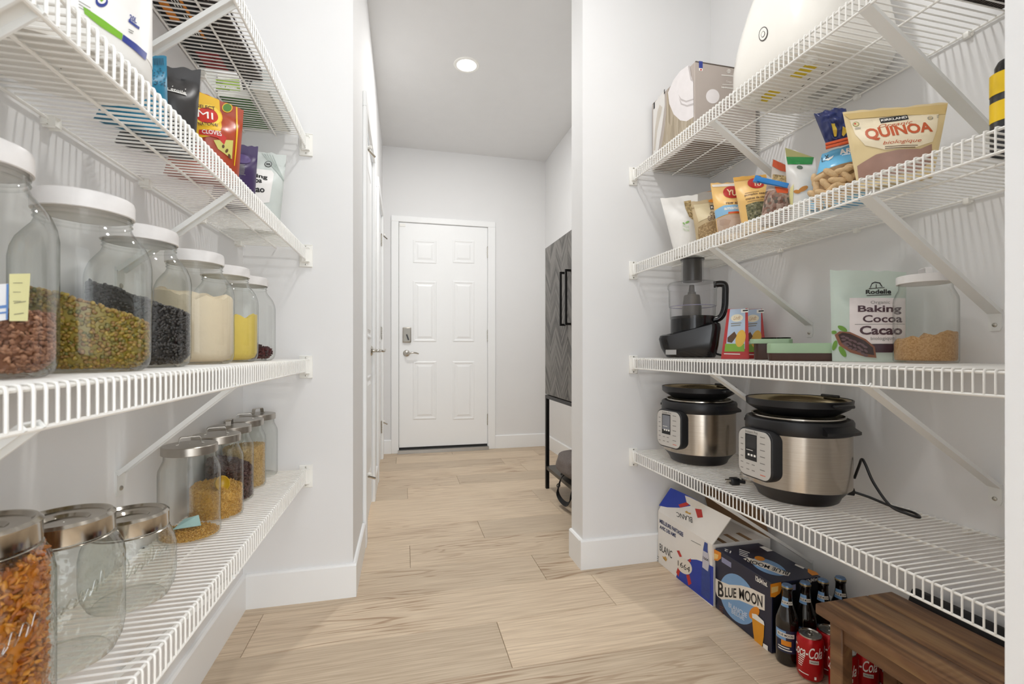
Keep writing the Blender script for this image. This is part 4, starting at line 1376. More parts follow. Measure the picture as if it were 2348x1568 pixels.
txt(t, p, WHT, 'nuts', [(1930, 357), (1950, 353), (1949, 358), (1931, 361)], bold=0.03)
dec(t, p, BLK, [[(1884, 362), (1885.5, 362), (1885.5, 372), (1884, 373)], [(1884, 372), (1892, 371), (1892, 372), (1884, 373.5)], [(1892, 356), (1902, 365), (1900, 366), (1891, 357)], [(1900, 355), (1894, 366), (1892, 365), (1898, 355)]], layer=2)
dec(t, p, WHT, [[(1890, 369), (1900, 368), (1910, 362), (1912, 358), (1908, 366), (1900, 372)]], layer=2)
# gathered top above the clip
zn = p.pl.pt(1925, 331).z
g = Pouch((p.C.x + 0.004, p.C.y + 0.004), zn, (1866, 262), (1940, 250), 1897, 1960, 0.055, seed=29, wr=0.009, seal=1.2, low=0.35)
g.build('gathered_top', NAVF, None, parent=t, jag=0.012)
YLW = mat('letter_yellow', '#e0c24a', 0.4)
dec(t, g, YLW, [[(1906, 294), (1914, 292), (1915, 297), (1911, 298), (1912, 303), (1918, 302), (1919, 306), (1914, 308), (1918, 318), (1913, 319)]], name='lettering', layer=4)
dec(t, g, YLW, [[(1932, 298), (1938, 300), (1944, 306), (1940, 310), (1936, 306), (1934, 318), (1930, 316)]], name='lettering', layer=4)
a0, a1 = p.pl.pt(1893, 340) + p.n * 0.014, p.pl.pt(1966, 321) + p.n * 0.014
ax = a1 - a0; hl = ax.length / 2
M = Matrix.Translation((a0 + a1) / 2) @ ax.to_track_quat('X', 'Z').to_matrix().to_4x4()
ct = thing('bag_clip', tuple((a0 + a1) / 2), 'orange plastic clip across the neck of the peanut bag', 'clip')
ORC = mat('orange_clip_plastic', '#d8561a', 0.3)
for k in (-0.0045, 0.0045):
    B().bbox(-hl, hl, -0.004, 0.004, k - 0.0035, k + 0.0035, 0.0015, 2, M=M).obj('clip_bar', ORC, ct, smooth=True)
# peanuts showing in the window, each one its own shell
PNUT = mat('peanut_shell', '#d8b88c', 0.7, var=0.15, scale=120, bump=0.8, bscale=500)
bm = bmesh.new(); bmesh.ops.create_uvsphere(bm, u_segments=12, v_segments=12, radius=1.0)
for q in bm.verts:
    w = 0.0095 * (1 - 0.22 * math.exp(-(q.co.z / 0.28) ** 2))
    q.co = Vector((q.co.x * w, q.co.y * w, q.co.z * 0.0205))
me = bpy.data.meshes.new('peanut'); bm.to_mesh(me); bm.free(); me.materials.append(PNUT)
for f in me.polygons: f.use_smooth = True
rnd = random.Random(4)
spots = []
for j in range(4):
    for i in range(6):
        u = 1866 + i * 21 + 9 * (j % 2) + rnd.uniform(-3, 3); vtop = 413 - (u - 1858) * 0.30
        v = vtop + 8 + j * 18 + rnd.uniform(-3, 3)
        if u < 1978: spots.append((u, v))
for k, (u, v) in enumerate(spots):
    o = bpy.data.objects.new('peanut', me); COL.objects.link(o)
    pos = p.pt(u, v, 0.0005)
    o.location = pos
    o.rotation_euler = (Matrix.Rotation(math.atan2(-p.n.x, p.n.y), 3, 'Z') @ Matrix.Rotation(rnd.uniform(0, PI), 3, 'Y')).to_euler()
    props(o, 'tan peanut in its shell behind the clear window of the peanut bag', 'peanut', 'peanuts in the bag')

# quinoa
p = Pouch((1.085, 0.795), z, (1932, 257), (2174, 235), 1968, 2140, 0.05, seed=20, wr=0.002)
QF = P2('cream_quinoa_film', '#e2cd9c', 0.42, var=0.07, scale=10, bump=0.2, bscale=30)
t = p.build('quinoa_bag', QF, 'large cream bag of organic quinoa with rust lettering')
dec(t, p, mat('cream_panel', '#ecdfc2', 0.45), [[(1948, 276), (2050, 268), (2152, 262), (2148, 300), (2138, 330), (2100, 345), (2030, 352), (1985, 340), (1962, 312)]], layer=1)
dec(t, p, mat('golden_tan_ink', '#d6bb7c', 0.45), [[(1934, 262), (2172, 239), (2168, 262), (2050, 266), (1948, 274)]], layer=1)
dec(t, p, BLK, [[(2016, 272), (2080, 264), (2084, 275), (2020, 285)]], name='brand_plate', layer=2)
txt(t, p, WHT, 'KIRKLAND', [(2019.5, 274.5), (2079, 267), (2081, 272), (2021, 280)], bold=0.03, layer=4)
RUST = mat('rust_ink', '#bf5629', 0.5, var=0.2, scale=300)
txt(t, p, RUST, 'Organic', [(2014, 289), (2092, 277), (2094, 290), (2016, 300)], shear=0.35, bold=0.0, layer=3)
txt(t, p, RUST, 'QUINOA', [(1980, 300), (2134, 282), (2140, 312), (1992, 334)], bold=0.035, layer=3)
txt(t, p, RUST, 'biologique', [(2024, 333), (2112, 324), (2113, 335), (2026, 343)], shear=0.35, bold=0.0, layer=3)
dec(t, p, BRNI, rows(2030, 345, 2105, 349, 2, 1.4, -0.07, 0.1), layer=3)
dec(t, p, mat('quinoa_window', '#a58274', 0.35, var=0.12, scale=60), [[(1966, 384), (2010, 362), (2060, 352), (2110, 348), (2136, 335), (2138, 372), (2100, 400), (1970, 420)]], name='window', layer=2)
dec(t, p, mat('olive_text', '#7f8a4a', 0.5), [ell(1963, 286, 7.5, 6)], layer=2); dec(t, p, QF, [ell(1963, 286, 6, 4.8)], layer=3); dec(t, p, RED, [ell(1961, 285, 2, 2)], layer=4)
dec(t, p, GRYT, [ell(2133, 272, 6.5, 5)], layer=2); dec(t, p, QF, [ell(2133, 272, 5, 3.7)], layer=3); dec(t, p, GRYT, rows(1961, 295, 1974, 298, 2, 1.2, -0.1, 0) + rows(2128, 271, 2138, 271, 1, 1.6, 0.1, 0) + rows(2148, 266, 2153, 270, 2, 1.2), layer=4)

# hazard-striped canister by the doorway wall
cx, cy, cr = 1.125, 0.625, 0.031
t = thing('striped_canister', (cx, cy, z), 'black canister with wide yellow stripes by the doorway wall', 'canister')
B().lathe([(0.001, 0), (cr - 0.003, 0), (cr, 0.003), (cr, 0.135), (cr - 0.004, 0.142), (cr - 0.006, 0.146)], cx, cy, 40, cz=z).obj('canister_body', BLACKP, t, smooth=True)
B().lathe([(cr - 0.006, 0.146), (cr - 0.006, 0.168), (cr - 0.01, 0.177), (0.001, 0.18)], cx, cy, 40, cz=z).obj('cap', BLACKG, t, smooth=True)
HAZ = mat('hazard_yellow', '#f0c800', 0.4)
S = Cyl(cx, cy, cr)
for z0, z1 in ((0.062, 0.0995), (0.1135, 0.154)):
    v = []; f = []; n = 40; r = cr + 0.0006
    for i in range(n + 1):
        a = 2 * PI * i / n; dz = 0.003 * math.sin(a + 0.8)
        for zz in (z0, z1): v.append((cx + r * math.cos(a), cy + r * math.sin(a), z + zz + dz))
    for i in range(n): f.append((2 * i, 2 * i + 2, 2 * i + 3, 2 * i + 1))
    mk('stripe', v, f, HAZ, t, smooth=True)

# ------------------------------------------------------------------ deep shelf 4 (top): dinnerware box, white appliance, ribbed tray
z = ZS[3]
TAUPE = mat('taupe_carton', '#b8ada5', 0.6, var=0.03)
x0, x1, y0, y1, h = 1.046, 1.312, 1.488, 1.785, 0.288
t = thing('dinnerware_box', ((x0 + x1) / 2, (y0 + y1) / 2, z), 'taupe dinnerware carton pictured with white plates', 'box')
B().bbox(x0, x1, y0, y1, z + 0.0006, z + h, 0.0015, 1).obj('carton', TAUPE, t)
B().box(x0 + 0.004, x1 - 0.004, y0 - 0.0006, y0 + 0.004, z + h - 0.001, z + h + 0.003).obj('carton_flap', mat('dark_card_edge', '#5d534a', 0.7), t)
B().add([(x0 + 0.005, y0 + 0.005, z + 0.0003), (x1 - 0.005, y0 + 0.005, z + 0.0003), (x1 - 0.005, y1 - 0.005, z + 0.0003), (x0 + 0.005, y1 - 0.005, z + 0.0003)], [(0, 1, 2, 3)]).obj('bottom_panel', mat('brown_card', '#8a7768', 0.8), t)
S = Plane((0, y0, 0), (0, -1, 0))
dec(t, S, NAVY, [[(1602.5, 140), (1611, 141), (1611, 157), (1602.5, 156)]], layer=1); dec(t, S, WHT, [[(1602.5, 156), (1611, 157), (1611, 163), (1602.5, 162)]], layer=1); dec(t, S, RED, [ell(1607, 160, 2, 2)], layer=2)
dec(t, S, mat('plate_white', '#efeaea', 0.5), [ell(1634, 221, 15.5, 16.5)], layer=1)
dec(t, S, WHT, [ell(1671, 163.5, 4.5, 4.5)], layer=1); dec(t, S, TAUPE, [ell(1671, 163.5, 3.4, 3.4)], layer=2); dec(t, S, WHT, [[(1670, 160), (1672, 160), (1672, 167), (1670, 167)]], layer=3)
dec(t, S, WHT, rows(1654, 171, 1687, 171, 1, 2, 0.1, 0) + rows(1656, 193, 1686, 193, 1, 1.2, 0.05, 0) + rows(1654, 199, 1686, 199, 1, 2, 0.1, 0), layer=1)
txt(t, S, WHT, 'Coupe', [(1665, 184), (1677, 186), (1677, 192), (1665, 190)], bold=0.0)
txt(t, S, WHT, '16 Piece Set', [(1654, 198), (1690, 202), (1690, 206), (1654, 202)], bold=0.0)
S = Plane((x0, 0, 0), (-1, 0, 0))
dec(t, S, mat('carton_white', '#e6e3df', 0.55), [[(1498, 240), (1524, 206), (1525, 240), (1517, 300), (1509, 350), (1498, 366)]], layer=1)
dec(t, S, speck_mat('wood_board_print', ['#a89a84', '#b8aa94', '#c4b8a4', '#9c8e78'], 90, bump=0.0, stretch=(1, 1, 0.12)), [[(1529, 215), (1534, 203), (1537, 235), (1560, 275), (1590, 268), (1590, 314), (1512, 360), (1522, 310), (1528, 260)]], layer=1)
dec(t, S, mat('plate_white', '#efeaea', 0.5), [[(1532, 212), (1545, 183), (1560, 163), (1578, 150), (1590, 190), (1591, 268), (1575, 278), (1560, 276), (1545, 262), (1535, 238)]], layer=2)
PS = mat('plate_shadow_print', '#c9c2c0', 0.5)
dec(t, S, PS, [[(1556, 216), (1562, 226), (1574, 231), (1591, 226), (1591, 229), (1574, 235), (1561, 230)], [(1557, 224), (1564, 237), (1576, 241), (1591, 236), (1591, 241), (1576, 245), (1562, 240)], [(1578, 152), (1582, 150), (1586, 180), (1591, 186), (1591, 189), (1584, 184)]], layer=3)
dec(t, S, mat('spoon_print', '#cfc7bb', 0.5), [[(1513, 240), (1519, 246), (1516, 262), (1507, 300), (1503, 345), (1499, 345), (1503, 290), (1508, 256)]], layer=2)
dec(t, S, BLK, [[(1499, 236), (1502, 234), (1502, 248), (1499, 251)], [(1523, 206), (1525, 204), (1525, 214), (1523, 216)]], layer=3)

# large white appliance, rounded body
t = thing('white_appliance', (1.165, 1.125, z), 'large rounded white kitchen appliance with a dial emblem', 'appliance')
APM = mat('gloss_white_plastic', '#f2efe8', 0.2, var=0.01)
fc = Vector((1.168, 1.118))


def rrect(cx, cy, hx, hy, r, n=8):
    o = []
    for (sx, sy, a0) in ((1, 1, 0), (-1, 1, PI / 2), (-1, -1, PI), (1, -1, 1.5 * PI)):
        for i in range(n + 1):
            a = a0 + PI / 2 * i / n
            o.append((cx + sx * (hx - r) + r * math.cos(a), cy + sy * (hy - r) + r * math.sin(a)))
    return o


def loft(sections, cap0=True, cap1=True):
    v = []; f = []; n = len(sections[0])
    for s in sections: v += [Vector(p) for p in s]
    for k in range(len(sections) - 1):
        for i in range(n):
            j = (i + 1) % n
            f.append((k * n + i, k * n + j, (k + 1) * n + j, (k + 1) * n + i))
    if cap0: f.append(tuple(range(n - 1, -1, -1)))
    if cap1: f.append(tuple((len(sections) - 1) * n + i for i in range(n)))
    return B().add(v, f)


secs = []
for zz, k in ((0.012, 0.90), (0.016, 0.96), (0.03, 1.0), (0.09, 1.0), (0.15, 0.955), (0.21, 0.88), (0.27, 0.79), (0.33, 0.68), (0.36, 0.58), (0.37, 0.46)):
    secs.append([(a, b, z + zz) for a, b in rrect(fc.x, fc.y, 0.172 * k, 0.178 * k, 0.11 * k)])
loft(secs).obj('appliance_body', APM, t, smooth=True, angle=50)
for sx in (-1, 1):
    for sy in (-1, 1):
        B().lathe([(0.001, 0.0006), (0.014, 0.0006), (0.016, 0.004), (0.016, 0.014)], fc.x + sx * 0.095, fc.y + sy * 0.1, 20, cz=z).obj('rubber_foot', PLAS, t, smooth=True)
b = B().box(fc.x - 0.085, fc.x - 0.045, fc.y - 0.08, fc.y - 0.02, z + 0.0112, z + 0.012); b.obj('warning_label', mat('label_yellow', '#e5c818', 0.5), t)
b = B().box(fc.x - 0.085, fc.x - 0.045, fc.y + 0.05, fc.y + 0.11, z + 0.0112, z + 0.012); b.obj('warning_label', mat('label_yellow', '#e5c818', 0.5), t)
b = B().box(fc.x + 0.06, fc.x + 0.1, fc.y - 0.02, fc.y + 0.06, z + 0.0112, z + 0.012); b.obj('rating_label', mat('rating_grey', '#b9b7b2', 0.5), t)
for k in range(6):
    B().box(fc.x - 0.02 + 0.012 * (k % 2), fc.x - 0.018 + 0.012 * (k % 2), fc.y - 0.1 + k * 0.035, fc.y - 0.085 + k * 0.035, z + 0.0113, z + 0.012).obj('vent_slot', BLACKP, t)
S = Plane((0.999, 1.1, 0), (-1, 0, 0))
dial = [ell(1752, 75, 13, 20, 0.15, 30)]
v = []; f = []
DIALM = mat('dial_dark', '#4a4744', 0.4)


class Skin:
    """finds the first hit on the appliance body along a photo ray"""
    def __init__(s, o):
        bm = bmesh.new(); bm.from_mesh(o.data); bm.transform(MX[o])
        from mathutils.bvhtree import BVHTree
        s.t = BVHTree.FromBMesh(bm); bm.free()

    def pt(s, u, v, off=0.0):
        h, n, _, _ = s.t.ray_cast(EYE, ray(u, v))
        if h is None: h, n, _, _ = s.t.find_nearest(EYE + ray(u, v) * 1.2)
        if n.dot(EYE - h) < 0: n = -n
        return h + n * (off + 0.0003)


body = [o for o in t.children if o.name.startswith('appliance_body')][0]
S = Skin(body)
dec(t, S, DIALM, [ell(1751, 78, 10, 17, 0.25, 30)], name='dial_ring', layer=2)
dec(t, S, APM, [ell(1751, 78, 8.3, 14.8, 0.25, 30)], name='dial_face', layer=3)
dec(t, S, DIALM, [ell(1751, 79, 4.2, 7.5, 0.25, 24)], name='dial_mark', layer=4)
dec(t, S, APM, [ell(1751, 79, 3.2, 6.2, 0.25, 24)], name='dial_face', layer=5)

# dark ribbed tray at the near end of the top shelf
t = thing('ribbed_tray', (1.255, 0.67, z), 'dark ribbed tray lying on the top shelf near the doorway wall', 'tray')
B().bbox(1.18, 1.335, 0.56, 0.765, z + 0.006, z + 0.03, 0.003, 1).obj('tray_body', mat('dark_tray', '#2b2622', 0.6), t)
r0 = B().box(1.183, 1.1865, 0.562, 0.763, z + 0.0006, z + 0.006).obj('rib', mat('tray_rib', '#4d4540', 0.6), t)
for i in range(1, 21):
    c = r0.copy(); COL.objects.link(c); c.parent = t; c.location = (i * 0.0072, 0, 0)

# ------------------------------------------------------------------ deep shelf 2: food processor, chocolate boxes, tubs, cocoa, sugar jar
z = ZS[1]
fx, fy = 1.103, 1.605
t = thing('food_processor', (fx, fy, z), 'black food processor with clear bowl and dark feed tube', 'food processor')
CLRP = glass_mat('clear_bowl_plastic', '#fcfcfd', edge=0.5, base=0.03, rough=0.04, power=2.4)
nrm = Vector((-fx, -fy, 0)).normalized(); rgt = Vector((nrm.y * -1, nrm.x, 0)); rgt = Vector((-nrm.y, nrm.x, 0))
if px_r := (rgt.dot(Vector((_c, -_s, 0))) < 0): rgt = -rgt
MF = Matrix(((rgt.x, -nrm.x, 0, fx), (rgt.y, -nrm.y, 0, fy), (0, 0, 1, 0), (0, 0, 0, 1)))     # local x = right in the photo, y = away


def lp(x, y, zz): return MF @ Vector((x, y, zz))


secs = []
for k, (zl, zr, hx0, hx1, hy) in enumerate(((0.004, 0.004, -0.082, 0.092, 0.075), (0.012, 0.012, -0.088, 0.096, 0.08), (0.04, 0.05, -0.104, 0.104, 0.086), (0.076, 0.115, -0.112, 0.112, 0.088), (0.088, 0.132, -0.108, 0.11, 0.086), (0.093, 0.138, -0.098, 0.102, 0.078))):
    pts = rrect((hx0 + hx1) / 2, 0, (hx1 - hx0) / 2, hy, 0.035)
    secs.append([lp(a, b, z + zl + (zr - zl) * min(1, max(0, (a + 0.06) / 0.15))) for a, b in pts])
loft(secs).obj('motor_base', BLACKG, t, smooth=True, angle=35)
B().lathe([(0.082, 0.075), (0.082, 0.165), (0.001, 0.166)], 0.012, 0, 48, M=MF @ Matrix.Translation((0, 0, z))).obj('bowl_collar', BLACKG, t, smooth=True)
bw = B().lathe([(0.079, 0.15), (0.084, 0.158), (0.085, 0.2), (0.088, 0.205), (0.089, 0.27), (0.091, 0.275)], 0.012, 0, 56, M=MF @ Matrix.Translation((0, 0, z))).obj('clear_bowl', CLRP, t, smooth=True)
B().lathe([(0.091, 0.274), (0.093, 0.276), (0.093, 0.290), (0.087, 0.298), (0.05, 0.302), (0.04, 0.303)], 0.012, 0, 56, M=MF @ Matrix.Translation((0, 0, z))).obj('bowl_lid', CLRP, t, smooth=True)
B().lathe([(0.085, 0.2035), (0.0865, 0.2035), (0.0865, 0.2055), (0.085, 0.2055)], 0.012, 0, 56, M=MF @ Matrix.Translation((0, 0, z))).obj('bowl_rim', mat('violet_clear_edge', '#8a86a8', 0.2), bw, smooth=True)
B().lathe([(0.042, 0.30), (0.0415, 0.388), (0.043, 0.389)], 0.012, 0, 48, M=MF @ Matrix.Translation((0, 0, z))).obj('feed_tube', CLRP, t, smooth=True)
B().lathe([(0.001, 0.303), (0.0365, 0.303), (0.0365, 0.388), (0.045, 0.389), (0.045, 0.393), (0.001, 0.394)], 0.012, 0, 48, M=MF @ Matrix.Translation((0, 0, z))).obj('food_pusher', mat('smoke_plastic', '#3b3936', 0.25), t, smooth=True)
B().lathe([(0.036, 0.166), (0.036, 0.205), (0.034, 0.21), (0.03, 0.245), (0.028, 0.25), (0.016, 0.252), (0.015, 0.262), (0.012, 0.264), (0.009, 0.29), (0.001, 0.291)], 0.010, 0, 36, M=MF @ Matrix.Translation((0, 0, z))).obj('blade_hub', mat('grey_hub_plastic', '#5e5b57', 0.4), t, smooth=True)
v = []
pts = catmull([lp(0.088, -0.02, z + 0.285), lp(0.115, -0.02, z + 0.287), lp(0.128, -0.02, z + 0.278), lp(0.129, -0.02, z + 0.24), lp(0.126, -0.02, z + 0.19), lp(0.112, -0.02, z + 0.158), lp(0.085, -0.02, z + 0.148)], 6)
B().tube(pts, 0.0125, 10).obj('bowl_handle', BLACKG, t, smooth=True)
B().bbox(-0.085, -0.045, -0.0905, -0.07, z + 0.014, z + 0.034, 0.001, 1, M=MF).obj('name_plate', mat('plate_silver', '#8d8a86', 0.3, 0.8), t)
B().tube(catmull([lp(0.09, -0.02, z + 0.02), lp(0.12, -0.03, z + 0.012), lp(0.15, -0.01, z + 0.006), lp(0.17, 0.02, z + 0.006)], 6), 0.004, 8).obj('power_cord', BLACKP, t, smooth=True)


# two tall red chocolate cartons with a pinched ridge top
def choc_box(TL, TR_, BR_, BL_, C, label, side, turn=0.0):
    p = Plane((C[0], C[1], z), (math.sin(math.atan2(-C[0], -C[1]) + turn), math.cos(math.atan2(-C[0], -C[1]) + turn), 0))
    a, b, c, d = (p.pt(*q) for q in (TL, TR_, BR_, BL_))
    for q in (c, d): q.z = z + 0.0006
    n = p.n; dep = 0.062
    mid = -n * dep / 2
    t = thing('chocolate_carton', tuple((c + d) / 2), label, 'box', 'red chocolate cartons')
    zt = max(a.z, b.z); a.z = b.z = zt
    A, Bq = a + mid, b + mid          # ridge sits over the middle of the depth
    v = [d, c, c - n * dep, d - n * dep, Bq, A]
    mk('carton', v, [(0, 1, 4, 5), (2, 3, 5, 4), (1, 2, 4), (3, 0, 5), (0, 3, 2, 1)], mat('carton_red', '#b8201c', 0.4), t)
    up = (A - d)
    r = (c - d).normalized()
    front = Plane(d, r.cross((A - d).normalized()))
    return t, front


for (TL, TR_, BR_, BL_, C, lab, du, dv) in (((1668, 708), (1715, 705), (1718, 820), (1653, 819), (1.155, 1.40), 'tall red carton of chocolate standing in front of its twin', 0, 0),
                                            ((1715, 708), (1748, 706), (1758, 818), (1700, 818), (1.21, 1.505), 'tall red carton of chocolate half hidden behind its twin', 40, 0)):
    t, S = choc_box(TL, TR_, BR_, BL_, C, lab, 0)
    k = 0.0 if du == 0 else 1.0
    o = lambda q: [(u + du * (1 - 0.02) - (3 * k), v + 1 * k) for u, v in q]
    dec(t, S, mat('pale_blue_ink', '#b6c8de', 0.4), [o([(1674, 709), (1709, 707), (1708, 800), (1664, 800)])], layer=1)
    dec(t, S, mat('cream_oval', '#efe6cd', 0.4), [o(ell(1690, 729, 14, 8.5, -0.1))], layer=2)
    txt(t, S, TANI, 'Lindt', o([(1682, 725), (1698, 723), (1698, 732), (1682, 734)]), bold=0.0, shear=0.3, layer=3)
    dec(t, S, mat('meadow_green', '#7fae2e', 0.45), [o([(1663, 788), (1707, 788), (1707, 806), (1661, 806)])], layer=2)
    dec(t, S, mat('gold_ink', '#e3b53a', 0.4), [o(ell(1698, 776, 11, 20, 0.25)), ], layer=3)
    dec(t, S, BRN, [o([(1668, 774), (1684, 760), (1690, 770), (1678, 786), (1668, 784)])], layer=3)
    dec(t, S, GRYT, [o([(1676, 741), (1700, 739), (1700, 741.5), (1676, 743.5)]), o([(1676, 746), (1698, 744), (1698, 746.5), (1676, 748.5)])], layer=2)
    dec(t, S, WHT, [o([(1699, 709), (1716, 708), (1716, 716), (1699, 717)])] + [o([(1660, 810), (1697, 811), (1697, 813), (1660, 812)])], layer=2)
    dec(t, S, BLK, [o([(1703, 711), (1715, 710), (1715, 713), (1703, 714)])], layer=3)

# two brown tubs with sage green lids, small metal cutters on top
CHOC = mat('brown_tub_plastic', '#4a3029', 0.25, var=0.05); SAGE = mat('sage_lid_plastic', '#9db896', 0.35, var=0.04)


def tub(cx, cy, w, d, h, lid_h, over, label, ang):
    t = thing('storage_tub', (cx, cy, z), label, 'tub', 'brown tubs with green lids', rz=ang)
    M = MX[t]
    s = [[M @ Vector((a, b, q)) for a, b in rrect(0, 0, w / 2 * k, d / 2 * k, 0.014)] for q, k in ((0.0006, 0.96), (0.004, 0.985), (h, 1.0))]
    loft(s).obj('tub_body', CHOC, t, smooth=True, angle=50)
    s = [[M @ Vector((a, b, q)) for a, b in rrect(0, 0, w / 2 + over + e, d / 2 + over + e, 0.016)] for q, e in ((h - 0.004, 0), (h + lid_h - 0.002, 0), (h + lid_h, -0.002))]
    loft(s).obj('lid', SAGE, t, smooth=True, angle=50)
    return t


a1 = math.atan2(1.14, 1.10)
tub(1.165, 1.135, 0.178, 0.11, 0.027, 0.025, 0.002, 'low brown tub with a deep sage green lid beside the cocoa pouch', -a1)
tub(1.205, 1.30, 0.10, 0.085, 0.058, 0.011, 0.012, 'small square brown tub with a thin sage green lid', -math.atan2(1.205, 1.30))
t = thing('cookie_cutter', (1.215, 1.315, z + 0.0695), 'dark metal loop cutter lying on the small green tub lid', 'cutter')
b = B()
for k in range(2):
    cx, cy = 1.205 + 0.032 * k, 1.31 - 0.03 * k
    b.tube([(cx + 0.022 * math.cos(q * PI / 9), cy + 0.017 * math.sin(q * PI / 9), z + 0.0725) for q in range(18)], 0.0025, 6, True)
b.tube([(1.212, 1.303, z + 0.0725), (1.235, 1.28, z + 0.0725)], 0.003, 6)
b.obj('loop_frame', DARKM, t, smooth=True)

p = Pouch((1.20, 1.0), z, (1903, 619), (2078, 622), 1908, 2078, 0.05, seed=31)
SAGEF = P2('sage_cocoa_film', '#c5d3ca', 0.4, var=0.07, scale=14, bump=0.25, bscale=35)
t = p.build('cocoa_pouch', SAGEF, 'pale sage pouch of baking cocoa with a cacao pod picture')
dec(t, p, mat('label_blush', '#e6dede', 0.5), [[(1948, 684), (2076, 684), (2076, 788), (1948, 788)]], layer=1)
dec(t, p, mat('plum_band', '#46303a', 0.45), [[(1994, 789), (2076, 788), (2076, 808), (1999, 808)]], layer=2)
txt(t, p, BLK, 'Rodelle', [(1985, 665), (2043, 663), (2043, 674), (1985, 675)], bold=0.03, layer=3)
dec(t, p, BLK, rows(1987, 678, 2043, 678, 1, 1.6, -0.05, 0), layer=2)
dec(t, p, BLK, [[(1994, 660), (1999, 649), (2006, 646), (2018, 648), (2024, 658), (2022, 658), (2016, 650), (2006, 648.5), (2000, 651), (1996, 660)], [(2008, 660), (2008, 652), (2010, 652), (2010, 660)], [(1992, 661.5), (2028, 658.5), (2028, 660), (1992, 663)]], name='farm_emblem', layer=2)
PLUMT = mat('plum_text', '#4a2f38', 0.5)
txt(t, p, GRYT, 'Organic', [(1996, 691), (2040, 690), (2040, 700), (1996, 700)], bold=0.0, layer=3)
txt(t, p, PLUMT, 'Baking', [(1967, 702), (2066, 700), (2066, 722), (1967, 721)], bold=0.025, layer=3)
txt(t, p, PLUMT, 'Cocoa', [(1978, 724), (2068, 722), (2068, 740), (1978, 740)], bold=0.02, layer=3)
txt(t, p, PLUMT, 'Cacao', [(1971, 748), (2068, 746), (2068, 768), (1971, 768)], bold=0.03, layer=3)
txt(t, p, GRYT, 'biologique', [(1996, 773), (2050, 771), (2050, 782), (1996, 782)], bold=0.0, layer=3)
dec(t, p, GRYT, [[(1960, 744), (2074, 743), (2074, 744), (1960, 745)]], layer=2)
LEAF = mat('leaf_print_green', '#6d9a3e', 0.45)
dec(t, p, LEAF, [ell(1932, 754, 12, 5, 0.5), ell(1912, 762, 7, 4, 0), ell(1932, 806, 14, 6, 1.0), ell(1914, 792, 12, 5, 1.9)], name='leaf_print', layer=2)
dec(t, p, mat('pod_brown', '#8a5a44', 0.5), [[(1914, 768), (1925, 760), (1950, 762), (1985, 778), (2005, 795), (2009, 820), (1985, 818), (1950, 808), (1925, 792)]], name='pod_print', layer=3)
dec(t, p, mat('bean_dark', '#3a2a2a', 0.4), [[(1922, 768), (1932, 763), (1950, 766), (1982, 781), (2001, 797), (2004, 814), (1984, 811), (1952, 801), (1930, 786)]], name='pod_print', layer=4)
rnd = random.Random(8)
dec(t, p, mat('bean_mauve', '#6d565a', 0.4), [ell(1934 + 8.5 * i + rnd.uniform(-2, 2), 771 + 4.2 * i + 9 * j + rnd.uniform(-1, 1), 5.5, 2.6, 0.3 + rnd.uniform(-.5, .5), 12) for i in range(7) for j in range(3)], name='pod_print', layer=5)

# sugar jar with white lid
x, y = 1.236, 0.852
strap_jar(x, y, z, 'white-lidded glass jar a third full of brown sugar', 0.95, LIDW, 'white-lidded strap jar')
SUG = speck_mat('brown_sugar', ['#a57b49', '#bb9261', '#c9a274', '#b08650'], 420, bump=0.3)
powder('brown_sugar', 'brown sugar settled in the jar beside the cocoa pouch', 'sugar', SUG, x, y, z + 0.005, TR - 0.003, slope(0.058, 0.12, -0.12, 0.02, 3), 0.006)

# ------------------------------------------------------------------ deep shelf 1: two pressure cookers
z = ZS[0]
BRST = None


def brushed():
    m, nt, p, N, L = new_mat('brushed_cooker_steel')
    tc = N('ShaderNodeTexCoord'); mp = N('ShaderNodeMapping'); mp.inputs['Scale'].default_value = (3, 3, 260)
    L(tc.outputs['Object'], mp.inputs['Vector'])
    nz = N('ShaderNodeTexNoise'); nz.inputs['Scale'].default_value = 3; nz.inputs['Detail'].default_value = 3
    L(mp.outputs[0], nz.inputs['Vector'])
    cr = N('ShaderNodeValToRGB'); cr.color_ramp.elements[0].color = rgb('#a89d90'); cr.color_ramp.elements[1].color = rgb('#c6bdb1')
    L(nz.outputs[0], cr.inputs[0]); L(cr.outputs[0], p.inputs['Base Color'])
    p.inputs['Metallic'].default_value = 1.0; p.inputs['Roughness'].default_value = 0.2
    p.inputs['Anisotropic'].default_value = 0.4
    return m


BRST = brushed()
PANELG = mat('panel_grey', '#c2bfba', 0.4, var=0.01); SCRN = mat('display_black', '#16181c', 0.2); SCRG = mat('display_grey', '#7d8088', 0.25)
CKR = 0.137


